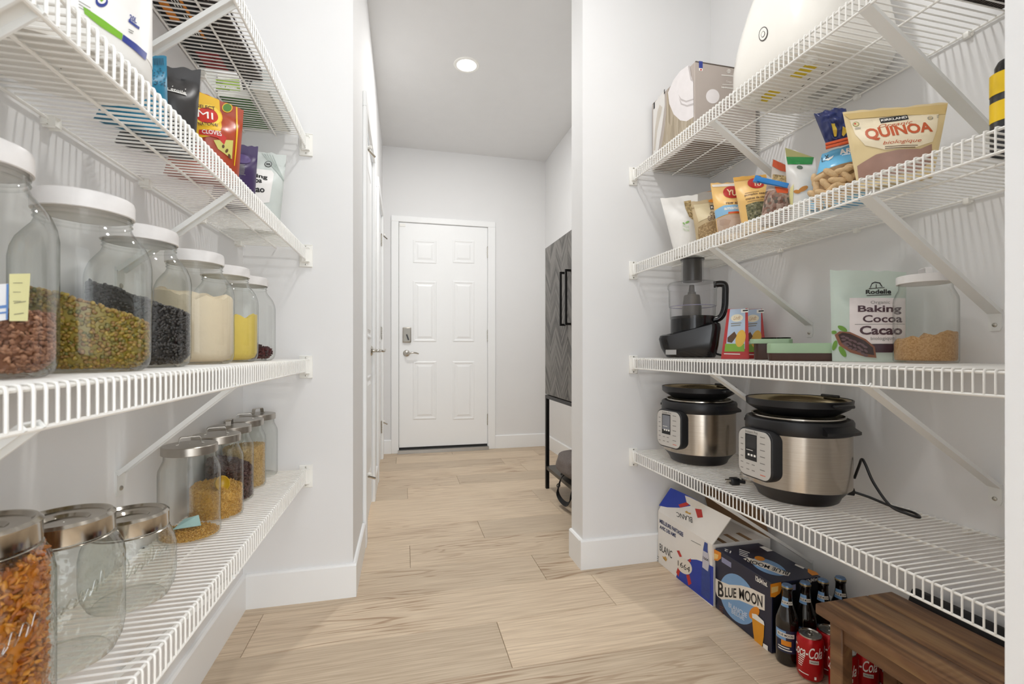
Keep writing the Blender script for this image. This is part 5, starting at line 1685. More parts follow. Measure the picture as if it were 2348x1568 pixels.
def cooker(cx, cy, rz, label, big):
    """drawn at its own axes: control panel towards local -X, handles along local Y"""
    t = thing('pressure_cooker', (cx, cy, z), label, 'pressure cooker', 'steel pressure cookers', rz=rz)
    M = MX[t] @ Matrix.Scale(0.964, 4)
    L = lambda prof, nm, m, par=t, seg=64: B().lathe(prof, 0, 0, seg, M=M).obj(nm, m, par, smooth=True)
    L([(0.001, 0.004), (0.1, 0.004), (0.106, 0.008), (0.112, 0.022), (0.13, 0.044), (0.134, 0.05)], 'base', BLACKP)
    L([(0.134, 0.048), (CKR, 0.05), (CKR, 0.205), (0.135, 0.207)], 'steel_body', BRST)
    L([(0.139, 0.204), (0.1415, 0.207), (0.1415, 0.238), (0.138, 0.244), (0.132, 0.246), (0.128, 0.238), (0.126, 0.236)], 'top_rim', BLACKP)
    L([(0.12, 0.2), (0.122, 0.252), (0.1245, 0.2545), (0.119, 0.254), (0.117, 0.2), (0.001, 0.199)], 'inner_pot', CHROME)
    lidz = 0.2555
    ld = L([(0.001, lidz), (0.098, lidz), (0.106, lidz + 0.006), (0.13, lidz + 0.02), (0.1385, lidz + 0.028), (0.14, lidz + 0.046), (0.137, lidz + 0.047), (0.134, lidz + 0.03), (0.126, lidz + 0.027), (0.124, lidz + 0.03)], 'upturned_lid', BLACKP)
    L([(0.134, lidz + 0.045), (0.128, lidz + 0.04), (0.122, lidz + 0.028), (0.11, lidz + 0.026), (0.09, lidz + 0.03), (0.001, lidz + 0.034)], 'lid_lining', mat('lid_steel_lining', '#b7a888', 0.22, 1.0), ld)
    for s in (-1, 1):
        B().bbox(-0.028, 0.028, s * 0.1395 - 0.022 * (s < 0), s * 0.1395 + 0.022 * (s > 0), lidz + 0.032, lidz + 0.041, 0.003, 2, M=M).obj('lid_tab', BLACKP, ld, smooth=True)
        pts = [(0.145 * math.sin(q) * 1, s * 0.146 * math.cos(q)) for q in [(-0.36 + 0.09 * i) for i in range(9)]]
        v = []; f = []
        for (a, b) in pts:
            k = 1.13
            v += [M @ Vector((a * .965, b * .965, 0.212)), M @ Vector((a * k, b * k, 0.214)), M @ Vector((a * k, b * k, 0.222)), M @ Vector((a * .965, b * .965, 0.236))]
        for i in range(len(pts) - 1):
            for j in range(4): f.append((4 * i + j, 4 * i + (j + 1) % 4, 4 * i + 4 + (j + 1) % 4, 4 * i + 4 + j))
        f += [(3, 2, 1, 0), tuple(4 * (len(pts) - 1) + j for j in range(4))]
        mk('side_handle', v, f, BLACKP, t, smooth=True, angle=50)
    B().bbox(0.118, 0.128, -0.03, 0.03, lidz + 0.044, lidz + 0.054, 0.003, 2, M=M).obj('lid_handle', BLACKG, ld, smooth=True)
    # control panel: black housing, grey face plate, display and keys
    py, z0, z1 = 0.066, 0.068, 0.212
    def face(hy, za, zb, r, x):
        return [M @ Vector((x, a, b)) for a, b in rrect(0, (za + zb) / 2, hy, (zb - za) / 2, r)]
    loft([face(py + 0.002, z0 - 0.002, z1 + 0.002, 0.03, -0.105), face(py + 0.002, z0 - 0.002, z1 + 0.002, 0.03, -0.15), face(py - 0.001, z0 + 0.001, z1 - 0.001, 0.028, -0.1535)]).obj('panel_housing', BLACKP, t, smooth=True, angle=50)
    fp = loft([face(py - 0.003, z0 + 0.003, z1 - 0.003, 0.026, -0.153), face(py - 0.003, z0 + 0.003, z1 - 0.003, 0.026, -0.1545), face(py - 0.004, z0 + 0.004, z1 - 0.004, 0.025, -0.155)]).obj('face_plate', PANELG, t)
    # local -X is the outward normal, so seen from outside local +Y lies to the left
    def q(nm, m, y0, y1, za, zb, x=-0.1553):
        return mk(nm, [M @ Vector((x, a, b)) for a, b in ((y0, za), (y1, za), (y1, zb), (y0, zb))], [(0, 1, 2, 3)], m, fp)
    q('display', SCRN, -0.012, 0.035, 0.118, 0.196)
    q('display_window', SCRG if not big else mat('display_dim', '#2b2c2e', 0.2), -0.009, 0.032, 0.155 if big else 0.135, 0.192, -0.1555)
    for i in range(3): q('display_icon', WHT, 0.004 - 0.012 * i + 0.012, 0.012 - 0.012 * i + 0.012, 0.131, 0.137, -0.1557)
    q('display_icon', WHT, 0.004, 0.03, 0.1475, 0.149, -0.1557)
    INK = mat('panel_text_grey', '#7d7a76', 0.5)
    for i in range(6):
        q('key_text', INK, -0.043, -0.024, 0.098 + 0.019 * i, 0.1005 + 0.019 * i)
        q('key_text', INK, 0.043, 0.054, 0.088 + 0.018 * i, 0.0905 + 0.018 * i)
    for i in range(2):
        for j in range(2): q('key_text', INK, 0.018 - 0.022 * i, 0.03 - 0.022 * i, 0.088 + 0.017 * j, 0.0905 + 0.017 * j)
    q('key_text', mat('cancel_red', '#d4745e', 0.5), -0.045, -0.025, 0.083, 0.0855)
    vs, fs = text_geo('Instant Pot', 0.01, 0.0)
    x0 = min(a[0] for a in vs); x1 = max(a[0] for a in vs); y1_ = max(a[1] for a in vs)
    mk('lettering', [M @ Vector((-0.1554, 0.034 - 0.05 * (a[0] - x0) / (x1 - x0), 0.199 + 0.008 * a[1] / y1_)) for a in vs], fs, INK, fp)
    return t


ck2 = cooker(1.121, 1.110, 0.0, 'steel pressure cooker with dark display and cord looping behind it', True)
ck1 = cooker(1.115, 1.563, 0.17, 'steel pressure cooker with grey display in the corner under the food processor', False)


def cord(pts, parent, dx, dy, r=0.0036):
    return B().tube(catmull([(a + dx, b + dy, c) for a, b, c in pts], 8), r, 8).obj('power_cord', BLACKP, parent, smooth=True)


zz = z + 0.0045
t = cord([(1.262, 1.075, z + 0.028), (1.285, 1.045, z + 0.02), (1.31, 1.005, zz + 0.002), (1.32, 0.955, zz), (1.30, 0.925, zz), (1.283, 0.94, zz + 0.004), (1.27, 0.975, z + 0.02), (1.262, 1.012, z + 0.07), (1.262, 1.035, z + 0.115), (1.268, 1.05, z + 0.125), (1.282, 1.07, z + 0.10), (1.29, 1.09, z + 0.06)], ck2, -0.02, -0.03)
B().tube([(1.205, 1.068, z + 0.03), (1.246, 1.042, z + 0.027)], 0.011, 12).obj('socket_plug', BLACKP, t, smooth=True)
t = cord([(1.225, 1.475, z + 0.03), (1.21, 1.425, z + 0.012), (1.205, 1.40, z + 0.05), (1.21, 1.40, z + 0.11), (1.222, 1.405, z + 0.14), (1.235, 1.412, z + 0.13), (1.23, 1.402, z + 0.06), (1.215, 1.398, z + 0.015), (1.195, 1.36, zz), (1.17, 1.315, zz), (1.12, 1.32, zz), (1.075, 1.305, zz + 0.002)], ck1, 0.01, -0.015)
a = W(1697, 1103, Z=z + 0.012); b_ = W(1668, 1103, Z=z + 0.012)
d = (b_ - a).normalized(); M = Matrix.Translation((a + b_) / 2) @ d.to_track_quat('X', 'Z').to_matrix().to_4x4()
pt = B().bbox(-0.016, 0.012, -0.011, 0.011, -0.0115, 0.0115, 0.004, 2, M=M).obj('power_plug', BLACKP, ck1, smooth=True)
B().tube([M @ Vector((-0.016, 0, 0)), M @ Vector((-0.034, 0.004, -0.002))], 0.006, 10).obj('strain_relief', BLACKP, pt, smooth=True)
for k, (yy, zq) in enumerate(((-0.006, 0.003), (0.006, 0.003), (0, -0.006))):
    B().bbox(0.012, 0.026, yy - 0.0008, yy + 0.0008, zq - 0.003, zq + 0.003, 0.0003, 1, M=M).obj('prong', CHROME, pt)
# crumpled clear plastic sleeve of the cord
bm = bmesh.new(); bmesh.ops.create_icosphere(bm, subdivisions=3, radius=1.0)
for q in bm.verts:
    k = 1 + 0.35 * noise.noise(q.co * 2.5)
    q.co = Vector((q.co.x * 0.02 * k, q.co.y * 0.035 * k, q.co.z * 0.014 * k))
c = W(1706, 1092, Z=z + 0.02)
props(B().frombm(bm, Matrix.Translation((c.x + 0.01, c.y - 0.012, z + 0.02))).obj('plastic_sleeve', CLEARF, smooth=True, origin=(c.x + 0.01, c.y - 0.012, z)), 'crumpled clear plastic sleeve beside the black plug', 'wrapper')

# ------------------------------------------------------------------ floor: beer cartons
CARDW = mat('white_carton', '#ebe7e1', 0.55, var=0.015); CARDB = mat('brown_corrugated', '#8a6b4c', 0.85, var=0.1, bump=0.2, bscale=60)
COB = mat('cobalt_blue', '#1237a6', 0.4); NVY = mat('midnight_navy', '#1c2038', 0.35, var=0.05); MOON = mat('moon_blue', '#7aa3cf', 0.45, var=0.06, scale=60)
CREAM = mat('banner_cream', '#e9e2d6', 0.5); AMB = mat('beer_amber', '#e0981a', 0.4); GOLDI = mat('gold_foil_ink', '#c79a3e', 0.4); NAVT = mat('navy_text', '#1e2c5e', 0.5)
bx0, bx1, by0, by1, bh = 1.072, 1.318, 1.424, 1.781, 0.222
t = thing('beer_carton', ((bx0 + bx1) / 2, (by0 + by1) / 2, 0), 'opened white and blue wheat beer carton with a raised flap', 'box')
tk = 0.003
b = B()
b.box(bx0, bx0 + tk, by0, by1, 0.0005, bh); b.box(bx1 - tk, bx1, by0, by1, 0.0005, bh)
b.box(bx0 + tk, bx1 - tk, by0, by0 + tk, 0.0005, bh); b.box(bx0 + tk, bx1 - tk, by1 - tk, by1, 0.0005, bh); b.box(bx0 + tk, bx1 - tk, by0 + tk, by1 - tk, 0.0005, 0.0035)
b.obj('carton', CARDW, t)
# front flap folded up and leaning inward
fr = [Vector((bx0, by1, bh)), Vector((bx0, by0, bh))]
pf = Plane((bx0, by0, bh), (-1, 0, 0.36))
tipR, tipL = pf.pt(1676, 1188), pf.pt(1537, 1117)
fl = B().prism([fr[0], fr[1], tipR, tipL], pf.n * -0.003)
fo = fl.obj('front_flap', CARDW, t)
# inner divider top with hand slots
dt = B().box(bx0 + 0.012, bx1 - 0.006, by0 + 0.004, by1 - 0.01, bh - 0.012, bh - 0.009).obj('inner_tray', mat('grey_white_board', '#d9d4cd', 0.6, var=0.03), t)
for k in range(3):
    yy = 0.035 + 0.0 * k
    B().bbox(bx0 + 0.06 + 0.055 * k, bx0 + 0.078 + 0.055 * k, by0 + 0.02, by0 + 0.09, bh - 0.0095, bh - 0.0083, 0.0005, 1).obj('hand_slot', CARDB, dt)
# brown back flap
B().prism([(bx1 - 0.002, by0, bh), (bx1 - 0.002, by1, bh), (bx1 - 0.03, by1, bh + 0.1), (bx1 - 0.03, by0 + 0.015, bh + 0.1)], (0.003, 0, 0)).obj('back_flap', CARDB, t)
S = Plane((bx0, 0, 0), (-1, 0, 0))
dec(t, S, COB, [[(1550.5, 1323), (1556, 1305), (1568, 1288), (1580, 1282), (1598, 1283), (1618, 1290), (1636, 1300), (1636, 1390)]], layer=1)
txt(t, S, NAVT, 'MEILLEURE PARTAGEE', [(1513, 1189), (1567, 1221), (1567, 1231), (1513, 1198)], bold=0.03)
txt(t, S, NAVT, 'AVEC DES AMIS', [(1513, 1203), (1550, 1224), (1550, 1233), (1513, 1211)], bold=0.03)
txt(t, S, BLK, 'BLANC', [(1513, 1245), (1542, 1264), (1541, 1281), (1513, 1261)], bold=0.0)
dec(t, S, GOLDI, [[(1519, 1274), (1523, 1277), (1526, 1275), (1530, 1283), (1527, 1287), (1524, 1281), (1521, 1280)]], layer=2)
dec(t, S, RED, [[(1552, 1262), (1558, 1262), (1564, 1276), (1559, 1277)], [(1578, 1284), (1584, 1280), (1585, 1287), (1580, 1291)], [(1551, 1312), (1555, 1300), (1561, 1305), (1556, 1322)], [(1574, 1318), (1581, 1317), (1586, 1338), (1579, 1342)]], name='ribbon', layer=2)
dec(t, S, CREAM, [ell(1570, 1298, 21, 14.5, 0.9)], name='oval', layer=3)
txt(t, S, BLK, '1664', [(1555, 1284), (1583, 1300), (1582, 1313), (1555, 1296)], bold=0.0, layer=4)
dec(t, S, mat('bottle_print_blue', '#24418f', 0.35, var=0.3, scale=80), [[(1613, 1258), (1616, 1242), (1623, 1246), (1623, 1262), (1628, 1300), (1629, 1330), (1629, 1370), (1626, 1376), (1612, 1366), (1608, 1360), (1610, 1300)]], name='bottle_print', layer=3)
dec(t, S, mat('bottle_label_pale', '#c5c4cf', 0.4), [[(1613, 1262), (1624, 1268), (1627, 1292), (1624, 1310), (1611, 1300)]], name='bottle_print', layer=4)
txt(t, S, BLK, '1664', [(1613, 1274), (1625, 1281), (1625, 1288), (1613, 1281)], layer=5)
dec(t, S, GRYT, rows(1504, 1272, 1512, 1282, 3, 1.3, 0.6) + rows(1585, 1238, 1608, 1238, 1, 1.5, 0.5), layer=2)
S = Plane(pf.p, pf.n)
dec(fo, S, COB, [[(1511, 1159), (1538, 1118), (1570, 1132), (1600, 1148), (1592, 1158), (1560, 1164), (1530, 1163)]], layer=1)
dec(fo, S, RED, [[(1556, 1157), (1578, 1150), (1580, 1158), (1560, 1164)], [(1594, 1166), (1609, 1168), (1612, 1186), (1600, 1187)]], name='ribbon', layer=2)
dec(fo, S, CREAM, [[(1571, 1136), (1582, 1140), (1600, 1149), (1615, 1157), (1618, 1163), (1604, 1167), (1588, 1162), (1575, 1152)]], name='oval', layer=3)
txt(fo, S, BLK, 'BLANC', [(1588, 1199), (1552, 1184), (1551, 1173.5), (1587, 1186)], bold=0.0)
dec(fo, S, GOLDI, [[(1571, 1173), (1575, 1171), (1579, 1175), (1585, 1176), (1583, 1180), (1577, 1177), (1573, 1176)]], layer=2)

mx0, mx1, my0, my1, mh = 1.080, 1.262, 1.162, 1.418, 0.213
t = thing('beer_carton', ((mx0 + mx1) / 2, (my0 + my1) / 2, 0), 'navy twelve-pack beer carton pictured with a blue moon', 'box')
B().bbox(mx0, mx1, my0, my1, 0.0005, mh, 0.0015, 1).obj('carton', NVY, t)
S = Plane((mx0, 0, 0), (-1, 0, 0))
dec(t, S, MOON, [ell(1693, 1373, 62, 37, 1.15, 40)], name='moon_print', layer=1)
ban = [(1641, 1325), (1652, 1332), (1672, 1340), (1700, 1342), (1724, 1349), (1744, 1359), (1754, 1364), (1754, 1400), (1742, 1396), (1720, 1386), (1696, 1376), (1672, 1374), (1655, 1374), (1645, 1366), (1640, 1352)]
dec(t, S, CREAM, [ban], name='banner', layer=2)
txt(t, S, BLK, 'B', [(1647, 1331), (1660, 1337), (1660, 1371), (1647, 1366)], bold=0.02, layer=4)
txt(t, S, BLK, 'LUE', [(1663, 1346), (1689, 1349), (1689, 1371), (1663, 1369)], bold=0.02, layer=4)
txt(t, S, BLK, 'MOON', [(1695, 1347), (1749, 1366), (1749, 1393), (1696, 1372)], bold=0.02, layer=4)
txt(t, S, mat('pale_blue_text', '#cfdced', 0.5), 'BLANCHE', [(1671, 1380), (1714, 1406), (1713, 1417), (1671, 1391)], bold=0.02, layer=3)
txt(t, S, mat('pale_blue_text', '#cfdced', 0.5), 'BELGE', [(1678, 1394), (1708, 1412), (1707, 1423), (1678, 1405)], bold=0.02, layer=3)
dec(t, S, ORG, [ell(1730, 1405, 11, 15, 0.5, 24)], name='orange_slice', layer=3)
dec(t, S, AMB, [[(1725, 1415), (1753, 1432), (1752, 1460), (1747, 1490), (1732, 1478), (1728, 1450)]], name='beer_glass_print', layer=4)
dec(t, S, WHT, [[(1725, 1406), (1735, 1408), (1752, 1424), (1754, 1434), (1726, 1416)]], name='beer_glass_print', layer=5)
txt(t, S, WHT, '12x341mL', [(1733, 1319), (1761, 1336), (1760, 1346), (1733, 1331)], bold=0.04, layer=2)
dec(t, S, ORG, [[(1638, 1259), (1654, 1267), (1654, 1280), (1646, 1286), (1638, 1284)]], name='orange_slice', layer=2)
dec(t, S, mat('slice_pale', '#eec77a', 0.4), [[(1638, 1268), (1648, 1272), (1646, 1281), (1638, 1281)]], name='orange_slice', layer=3)
dec(t, S, mat('grey_lilac', '#8d8fae', 0.5), [[(1655, 1276), (1677, 1290), (1677, 1302), (1655, 1288)]], layer=1)
dec(t, S, mat('rust_dark', '#7a4a38', 0.5), rows(1650, 1388, 1660, 1402, 4, 1.4, 0.5), layer=2)
dec(t, S, WHT, [[(1750, 1474), (1761, 1481), (1761, 1493), (1750, 1486)]], layer=2)
S = Plane((0, 0, mh), (0, 0, 1))
dec(t, S, MOON, [ell(1763, 1300, 42, 15, 0.36, 36)], name='moon_print', layer=1)
dec(t, S, CREAM, [[(1704, 1281), (1720, 1280), (1760, 1292), (1800, 1310), (1813, 1314), (1808, 1321), (1790, 1318), (1750, 1303), (1716, 1289)]], name='banner', layer=2)
txt(t, S, BLK, 'BLUE MOON', [(1806, 1320), (1710, 1288), (1712, 1281), (1810, 1312)], bold=0.02, layer=4)
dec(t, S, ORG, [ell(1742, 1281, 12, 5, 0.2)], name='orange_slice', layer=3)
dec(t, S, WHT, rows(1695, 1259, 1720, 1271, 4, 1.5, 0.35) , layer=2)
dec(t, S, WHT, [[(1741, 1254), (1752, 1253), (1773, 1263), (1760, 1265)]], name='barcode', layer=2)
dec(t, S, WHT, [[(1824, 1293), (1845, 1302), (1842, 1305), (1822, 1296)]], layer=2)
txt(t, S, WHT, '12', [(1675, 1269), (1660, 1263), (1662, 1258), (1677, 1264)], layer=2)
dec(t, S, ORG, [[(1852, 1304), (1872, 1312), (1878, 1318), (1862, 1320), (1852, 1312)]], name='orange_slice', layer=2)
S = Plane((0, my0, 0), (0, -1, 0))
dec(t, S, mat('navy_black', '#0e0f16', 0.4), [[(1772, 1345), (1876, 1325), (1874, 1420), (1772, 1480)]], layer=1)
dec(t, S, ORG, [[(1766, 1339), (1790, 1334), (1793, 1345), (1788, 1360), (1776, 1369), (1766, 1368)]], name='orange_slice', layer=2)
dec(t, S, mat('slice_pale', '#eec77a', 0.4), [[(1768, 1346), (1784, 1343), (1783, 1355), (1768, 1360)]], name='orange_slice', layer=3)
txt(t, S, WHT, '12x341mL', [(1849, 1328), (1877, 1322), (1877, 1330), (1849, 1337)], bold=0.03, layer=3)
dec(t, S, mat('grey_lilac', '#8d8fae', 0.5), [[(1793, 1345), (1824, 1339), (1824, 1352), (1796, 1355)]], layer=2)

# ------------------------------------------------------------------ floor: bottles, cans
AMBG = mat('dark_amber_glass', '#120c08', 0.08, var=0.2, coat=0.3)
CAPM = mat('cap_blue_metal', '#5f7fa6', 0.3, 0.6); CAPG = mat('cap_gold_rim', '#a5926a', 0.35, 0.8)
BLAB = mat('bottle_label_navy', '#1b2140', 0.4)


def bottle(cx, cy, label):
    t = thing('beer_bottle', (cx, cy, 0), label, 'bottle', 'brown beer bottles')
    prof = [(0.001, 0.003), (0.024, 0.001), (0.028, 0.002), (0.0305, 0.008), (0.0305, 0.118), (0.029, 0.13), (0.022, 0.152), (0.016, 0.172), (0.0135, 0.19), (0.013, 0.21), (0.0145, 0.212), (0.0145, 0.216), (0.013, 0.218), (0.0125, 0.221), (0.001, 0.221)]
    B().lathe(prof, cx, cy, 36).obj('glass_body', AMBG, t, smooth=True)
    n = 42; v = []; f = []
    for i in range(n):
        a = 2 * PI * i / n; r = 0.0158 if i % 2 else 0.0148
        v += [(cx + r * math.cos(a), cy + r * math.sin(a), 0.2185), (cx + 0.0142 * math.cos(a), cy + 0.0142 * math.sin(a), 0.2225)]
    for i in range(n): j = (i + 1) % n; f.append((2 * i, 2 * j, 2 * j + 1, 2 * i + 1))
    cp = mk('crown_cap', v, f, CAPG, t, smooth=True)
    B().lathe([(0.0142, 0.2225), (0.0125, 0.2255), (0.001, 0.226)], cx, cy, 36).obj('cap_top', CAPM, cp, smooth=True)
    S = Cyl(cx, cy, 0.0305)
    band(S, 0.04, 0.105, -PI * 1.05, PI * 0.05, BLAB, t, 'label', 0)
    a = math.atan2(-cy, -cx)      # towards the camera
    def patch(r, z0, z1, a0, a1, m, nm, lay, r1=None, n=10):
        v = []; f = []
        r1 = r if r1 is None else r1
        for i in range(n + 1):
            q = a + a0 + (a1 - a0) * i / n
            v += [(cx + (r + lay * 0.0003) * math.cos(q), cy + (r + lay * 0.0003) * math.sin(q), z0), (cx + (r1 + lay * 0.0003) * math.cos(q), cy + (r1 + lay * 0.0003) * math.sin(q), z1)]
        for i in range(n): f.append((2 * i, 2 * i + 2, 2 * i + 3, 2 * i + 1))
        return mk(nm, v, f, m, t, smooth=True)
    patch(0.0305, 0.075, 0.102, -1.1, -0.1, MOON, 'moon_print', 2)
    patch(0.0305, 0.084, 0.096, -0.9, 0.6, CREAM, 'banner', 3)
    patch(0.0305, 0.06, 0.075, -0.5, 0.35, ORG, 'orange_slice', 2)
    patch(0.0305, 0.046, 0.049, -0.8, 0.4, WHT, 'print', 2); patch(0.0305, 0.053, 0.056, -0.8, 0.2, WHT, 'print', 2)
    patch(0.0178, 0.166, 0.192, -1.0, 0.2, MOON, 'neck_moon_print', 2, 0.0135)
    patch(0.0167, 0.174, 0.183, -0.9, 0.9, CREAM, 'neck_banner', 4, 0.0150)
    def curve(s, r0, r1, z0, z1, a0, a1, m, lay):
        vs, fs = text_geo(s, 0.02, 0.0)
        x0 = min(q[0] for q in vs); x1 = max(q[0] for q in vs); y0 = min(q[1] for q in vs); y1 = max(q[1] for q in vs)
        o = []
        for q in vs:
            k = (q[1] - y0) / (y1 - y0); an = a + a0 + (a1 - a0) * (q[0] - x0) / (x1 - x0); r = r0 + (r1 - r0) * k + lay * 0.0003
            o.append((cx + r * math.cos(an), cy + r * math.sin(an), z0 + (z1 - z0) * k))
        mk('lettering', o, fs, m, t)
    curve('BLUE MOON', 0.0305, 0.0305, 0.087, 0.0935, -0.8, 0.5, BLK, 5)
    curve('BLUE MOON', 0.0163, 0.0153, 0.1757, 0.1815, -0.8, 0.8, BLK, 6)
    return t


for (x, y), l in zip([(1.10, 1.125), (1.165, 1.125), (1.23, 1.125), (1.295, 1.125)],
                     ['brown beer bottle standing clear beside the nearest red can', 'brown beer bottle second from the aisle in the row by the navy carton', 'brown beer bottle third from the aisle, partly behind the stool', 'brown beer bottle closest to the wall in the row by the navy carton']):
    bottle(x, y, l)

CANR = mat('can_red', '#b51218', 0.25, 0.3, var=0.03); ALU = mat('can_aluminium', '#c4c1bb', 0.25, 1.0, var=0.04)


def can(cx, cy, label, first=None):
    t = thing('soda_can', (cx, cy, 0), label, 'can', 'red soda cans')
    B().lathe([(0.026, 0.0), (0.029, 0.004), (0.033, 0.013), (0.033, 0.105), (0.031, 0.112), (0.0275, 0.117)], cx, cy, 40).obj('can_body', CANR, t, smooth=True)
    tp = B().lathe([(0.0275, 0.116), (0.0285, 0.1185), (0.028, 0.1205), (0.0265, 0.1205), (0.025, 0.1175), (0.001, 0.1175)], cx, cy, 40).obj('can_top', ALU, t, smooth=True)
    B().lathe([(0.0255, 0.0), (0.0285, 0.0015), (0.029, 0.0045)], cx, cy, 40, True).obj('can_base', ALU, t, smooth=True)
    M = Matrix.Translation((cx, cy, 0)) @ Matrix.Rotation(0.6, 4, 'Z')
    g = B().tube([M @ Vector((0.009 * math.cos(q * PI / 8) + 0.004, 0.006 * math.sin(q * PI / 8), 0.1192)) for q in range(16)], 0.0014, 6, True)
    g.lathe([(0.003, 0.1178), (0.0028, 0.1195), (0.001, 0.1197)], 0, 0, 12, M=M)
    g.obj('pull_tab', ALU, tp, smooth=True)
    a = math.atan2(-cy, -cx)
    def wrap(s, z0, z1, a0, a1, m, lay, shear=0.0, bold=0.01, nm='lettering', up=0.0):
        vs, fs = text_geo(s, bold, shear)
        x0 = min(q[0] for q in vs); x1 = max(q[0] for q in vs); y0 = min(q[1] for q in vs); y1 = max(q[1] for q in vs)
        o = []
        for q in vs:
            k = (q[1] - y0) / (y1 - y0); j = (q[0] - x0) / (x1 - x0); an = a + a0 + (a1 - a0) * j; r = 0.033 + 0.0004 + lay * 0.0003
            o.append((cx + r * math.cos(an), cy + r * math.sin(an), z0 + (z1 - z0) * k + up * j))
        mk(nm, o, fs, m, t)
    wrap('Coca-Cola', 0.064, 0.094, -1.5, 0.95, WHT, 1, shear=0.3, up=0.006)
    S = Cyl(cx, cy, 0.033)
    band(S, 0.054, 0.064, a - 0.05, a + 0.65, mat('label_silver', '#d8d2c8', 0.4), t, 'print', 1, 10)
    wrap('ORIGINAL', 0.0565, 0.0615, 0.0, 0.6, BLK, 2)
    for k in range(5): band(S, 0.074 - 0.006 * k - 0.012, 0.0765 - 0.006 * k - 0.012, a - 0.95, a - 0.95 + 0.55 - 0.05 * k, WHT, t, 'print', 1, 6)
    band(S, 0.02, 0.0225, a - 0.9, a - 0.1, WHT, t, 'print', 1, 8)
    band(S, 0.012, 0.02, a + 0.3, a + 0.45, WHT, t, 'print', 1, 4)
    return t


can(1.112, 1.058, 'red soda can standing clear of the stool beside the bottles')
can(1.182, 1.060, 'red soda can partly hidden behind the stool leg')
for k, (x, y) in enumerate(((1.14, 0.982), (1.209, 0.982), (1.277, 0.984))):
    can(x, y, ['red soda can just behind the stool apron on the aisle side', 'red soda can in the middle of the row behind the stool apron', 'red soda can nearest the wall in the row behind the stool'][k])

# ------------------------------------------------------------------ wooden stool
sx0, sx1, sy0, sy1, sh = 1.008, 1.254, 0.455, 0.945, 0.28
t = thing('wooden_stool', ((sx0 + sx1) / 2, (sy0 + sy1) / 2, 0), 'low dark wooden stool with plank top standing over the cans', 'stool')
ws = [(sx0, sx0 + 0.083), (sx0 + 0.0835, sx0 + 0.165), (sx0 + 0.1655, sx1)]
for a, b_ in ws:
    B().bbox(a, b_, sy0, sy1, sh - 0.026, sh, 0.004, 2).obj('seat_plank', STOOLW, t, smooth=True)
for x in (sx0 + 0.022, sx1 - 0.022 - 0.034):
    for y in (sy0 + 0.02, sy1 - 0.02 - 0.034):
        B().bbox(x, x + 0.034, y, y + 0.034, 0.0005, sh - 0.0262, 0.003, 1).obj('leg', STOOLW, t, smooth=True)
for x in (sx0 + 0.028, sx1 - 0.028 - 0.018):
    B().box(x, x + 0.018, sy0 + 0.054, sy1 - 0.054, sh - 0.075, sh - 0.0262).obj('apron', STOOLW, t)
for y in (sy0 + 0.026, sy1 - 0.026 - 0.018):
    B().box(sx0 + 0.056, sx1 - 0.056, y, y + 0.018, sh - 0.075, sh - 0.0262).obj('apron', STOOLW, t)

secs = []
for zz, k, dx in ((0.0006, 1.0, 0.0), (0.1, 1.0, 0.002), (0.2, 0.95, 0.005), (0.27, 0.7, 0.009), (0.292, 0.35, 0.012), (0.296, 0.2, 0.012)):
    secs.append([(a + 0.006 * noise.noise(Vector((b * 9, zz * 8, 1))), b, zz + (0.012 * noise.noise(Vector((b * 6, 2, 1))) if zz > 0.1 else 0)) for a, b in rrect(1.293 + dx, 0.69, 0.026 * k + 0.004, 0.235, 0.008 * k + 0.002, 6)])
t = thing('black_form', (1.293, 0.69, 0), 'narrow black form standing between the stool and the wall', 'bag')
loft(secs).obj('soft_body', mat('black_soft_matte', '#151415', 0.7, var=0.2, scale=60, bump=0.3, bscale=120), t, smooth=True, angle=60)  # long narrow black form filling the gap beside the stool

# ------------------------------------------------------------------ hallway cabinet with bag
cx0, cx1, cy0, cy1 = 0.918, 1.310, 2.052, 2.918
split = (cy0 + cy1) / 2
t = thing('herringbone_cabinet', ((cx0 + cx1) / 2, split, 0), 'tall charcoal herringbone cabinet on black metal legs', 'cabinet')
FRM = mat('black_metal_frame', '#1d1b1a', 0.4, 0.5)
B().box(cx0 + 0.021, cx1, cy0, cy1, 0.625, 1.60).obj('cabinet_body', mat('charcoal_veneer', '#4a4744', 0.5, var=0.1), t)
for k, (a, b_) in enumerate(((cy0 + 0.002, split - 0.002), (split + 0.002, cy1 - 0.002))):
    d = B().bbox(cx0, cx0 + 0.02, a, b_, 0.628, 1.597, 0.0015, 1).obj('cabinet_door', CHEV, t)
    yh = split - 0.045 if k == 0 else split + 0.045
    hb = B()
    hb.bbox(cx0 - 0.034, cx0 - 0.022, yh - 0.006, yh + 0.006, 1.06, 1.375, 0.001, 1)
    hb.box(cx0 - 0.024, cx0, yh - 0.006, yh + 0.006, 1.06, 1.072); hb.box(cx0 - 0.024, cx0, yh - 0.006, yh + 0.006, 1.363, 1.375)
    hb.obj('handle', FRM, d)
b = B().box(cx0, cx1, cy0, cy0 + 0.02, 0.6, 0.622).box(cx0, cx1, cy1 - 0.02, cy1, 0.6, 0.622).box(cx0, cx0 + 0.02, cy0 + 0.02, cy1 - 0.02, 0.6, 0.622).box(cx1 - 0.02, cx1, cy0 + 0.02, cy1 - 0.02, 0.6, 0.622)
b.obj('base_frame', FRM, t)
for x in (cx0, cx1 - 0.022):
    for y in (cy0, cy1 - 0.022):
        B().box(x, x + 0.022, y, y + 0.022, 0.0005, 0.6).obj('leg', FRM, t)
B().box(cx0 + 0.003, cx1 - 0.003, cy0 + 0.003, cy1 - 0.003, 0.128, 0.15).obj('lower_shelf', mat('dark_shelf_metal', '#4e4b45', 0.4, 0.3), t)

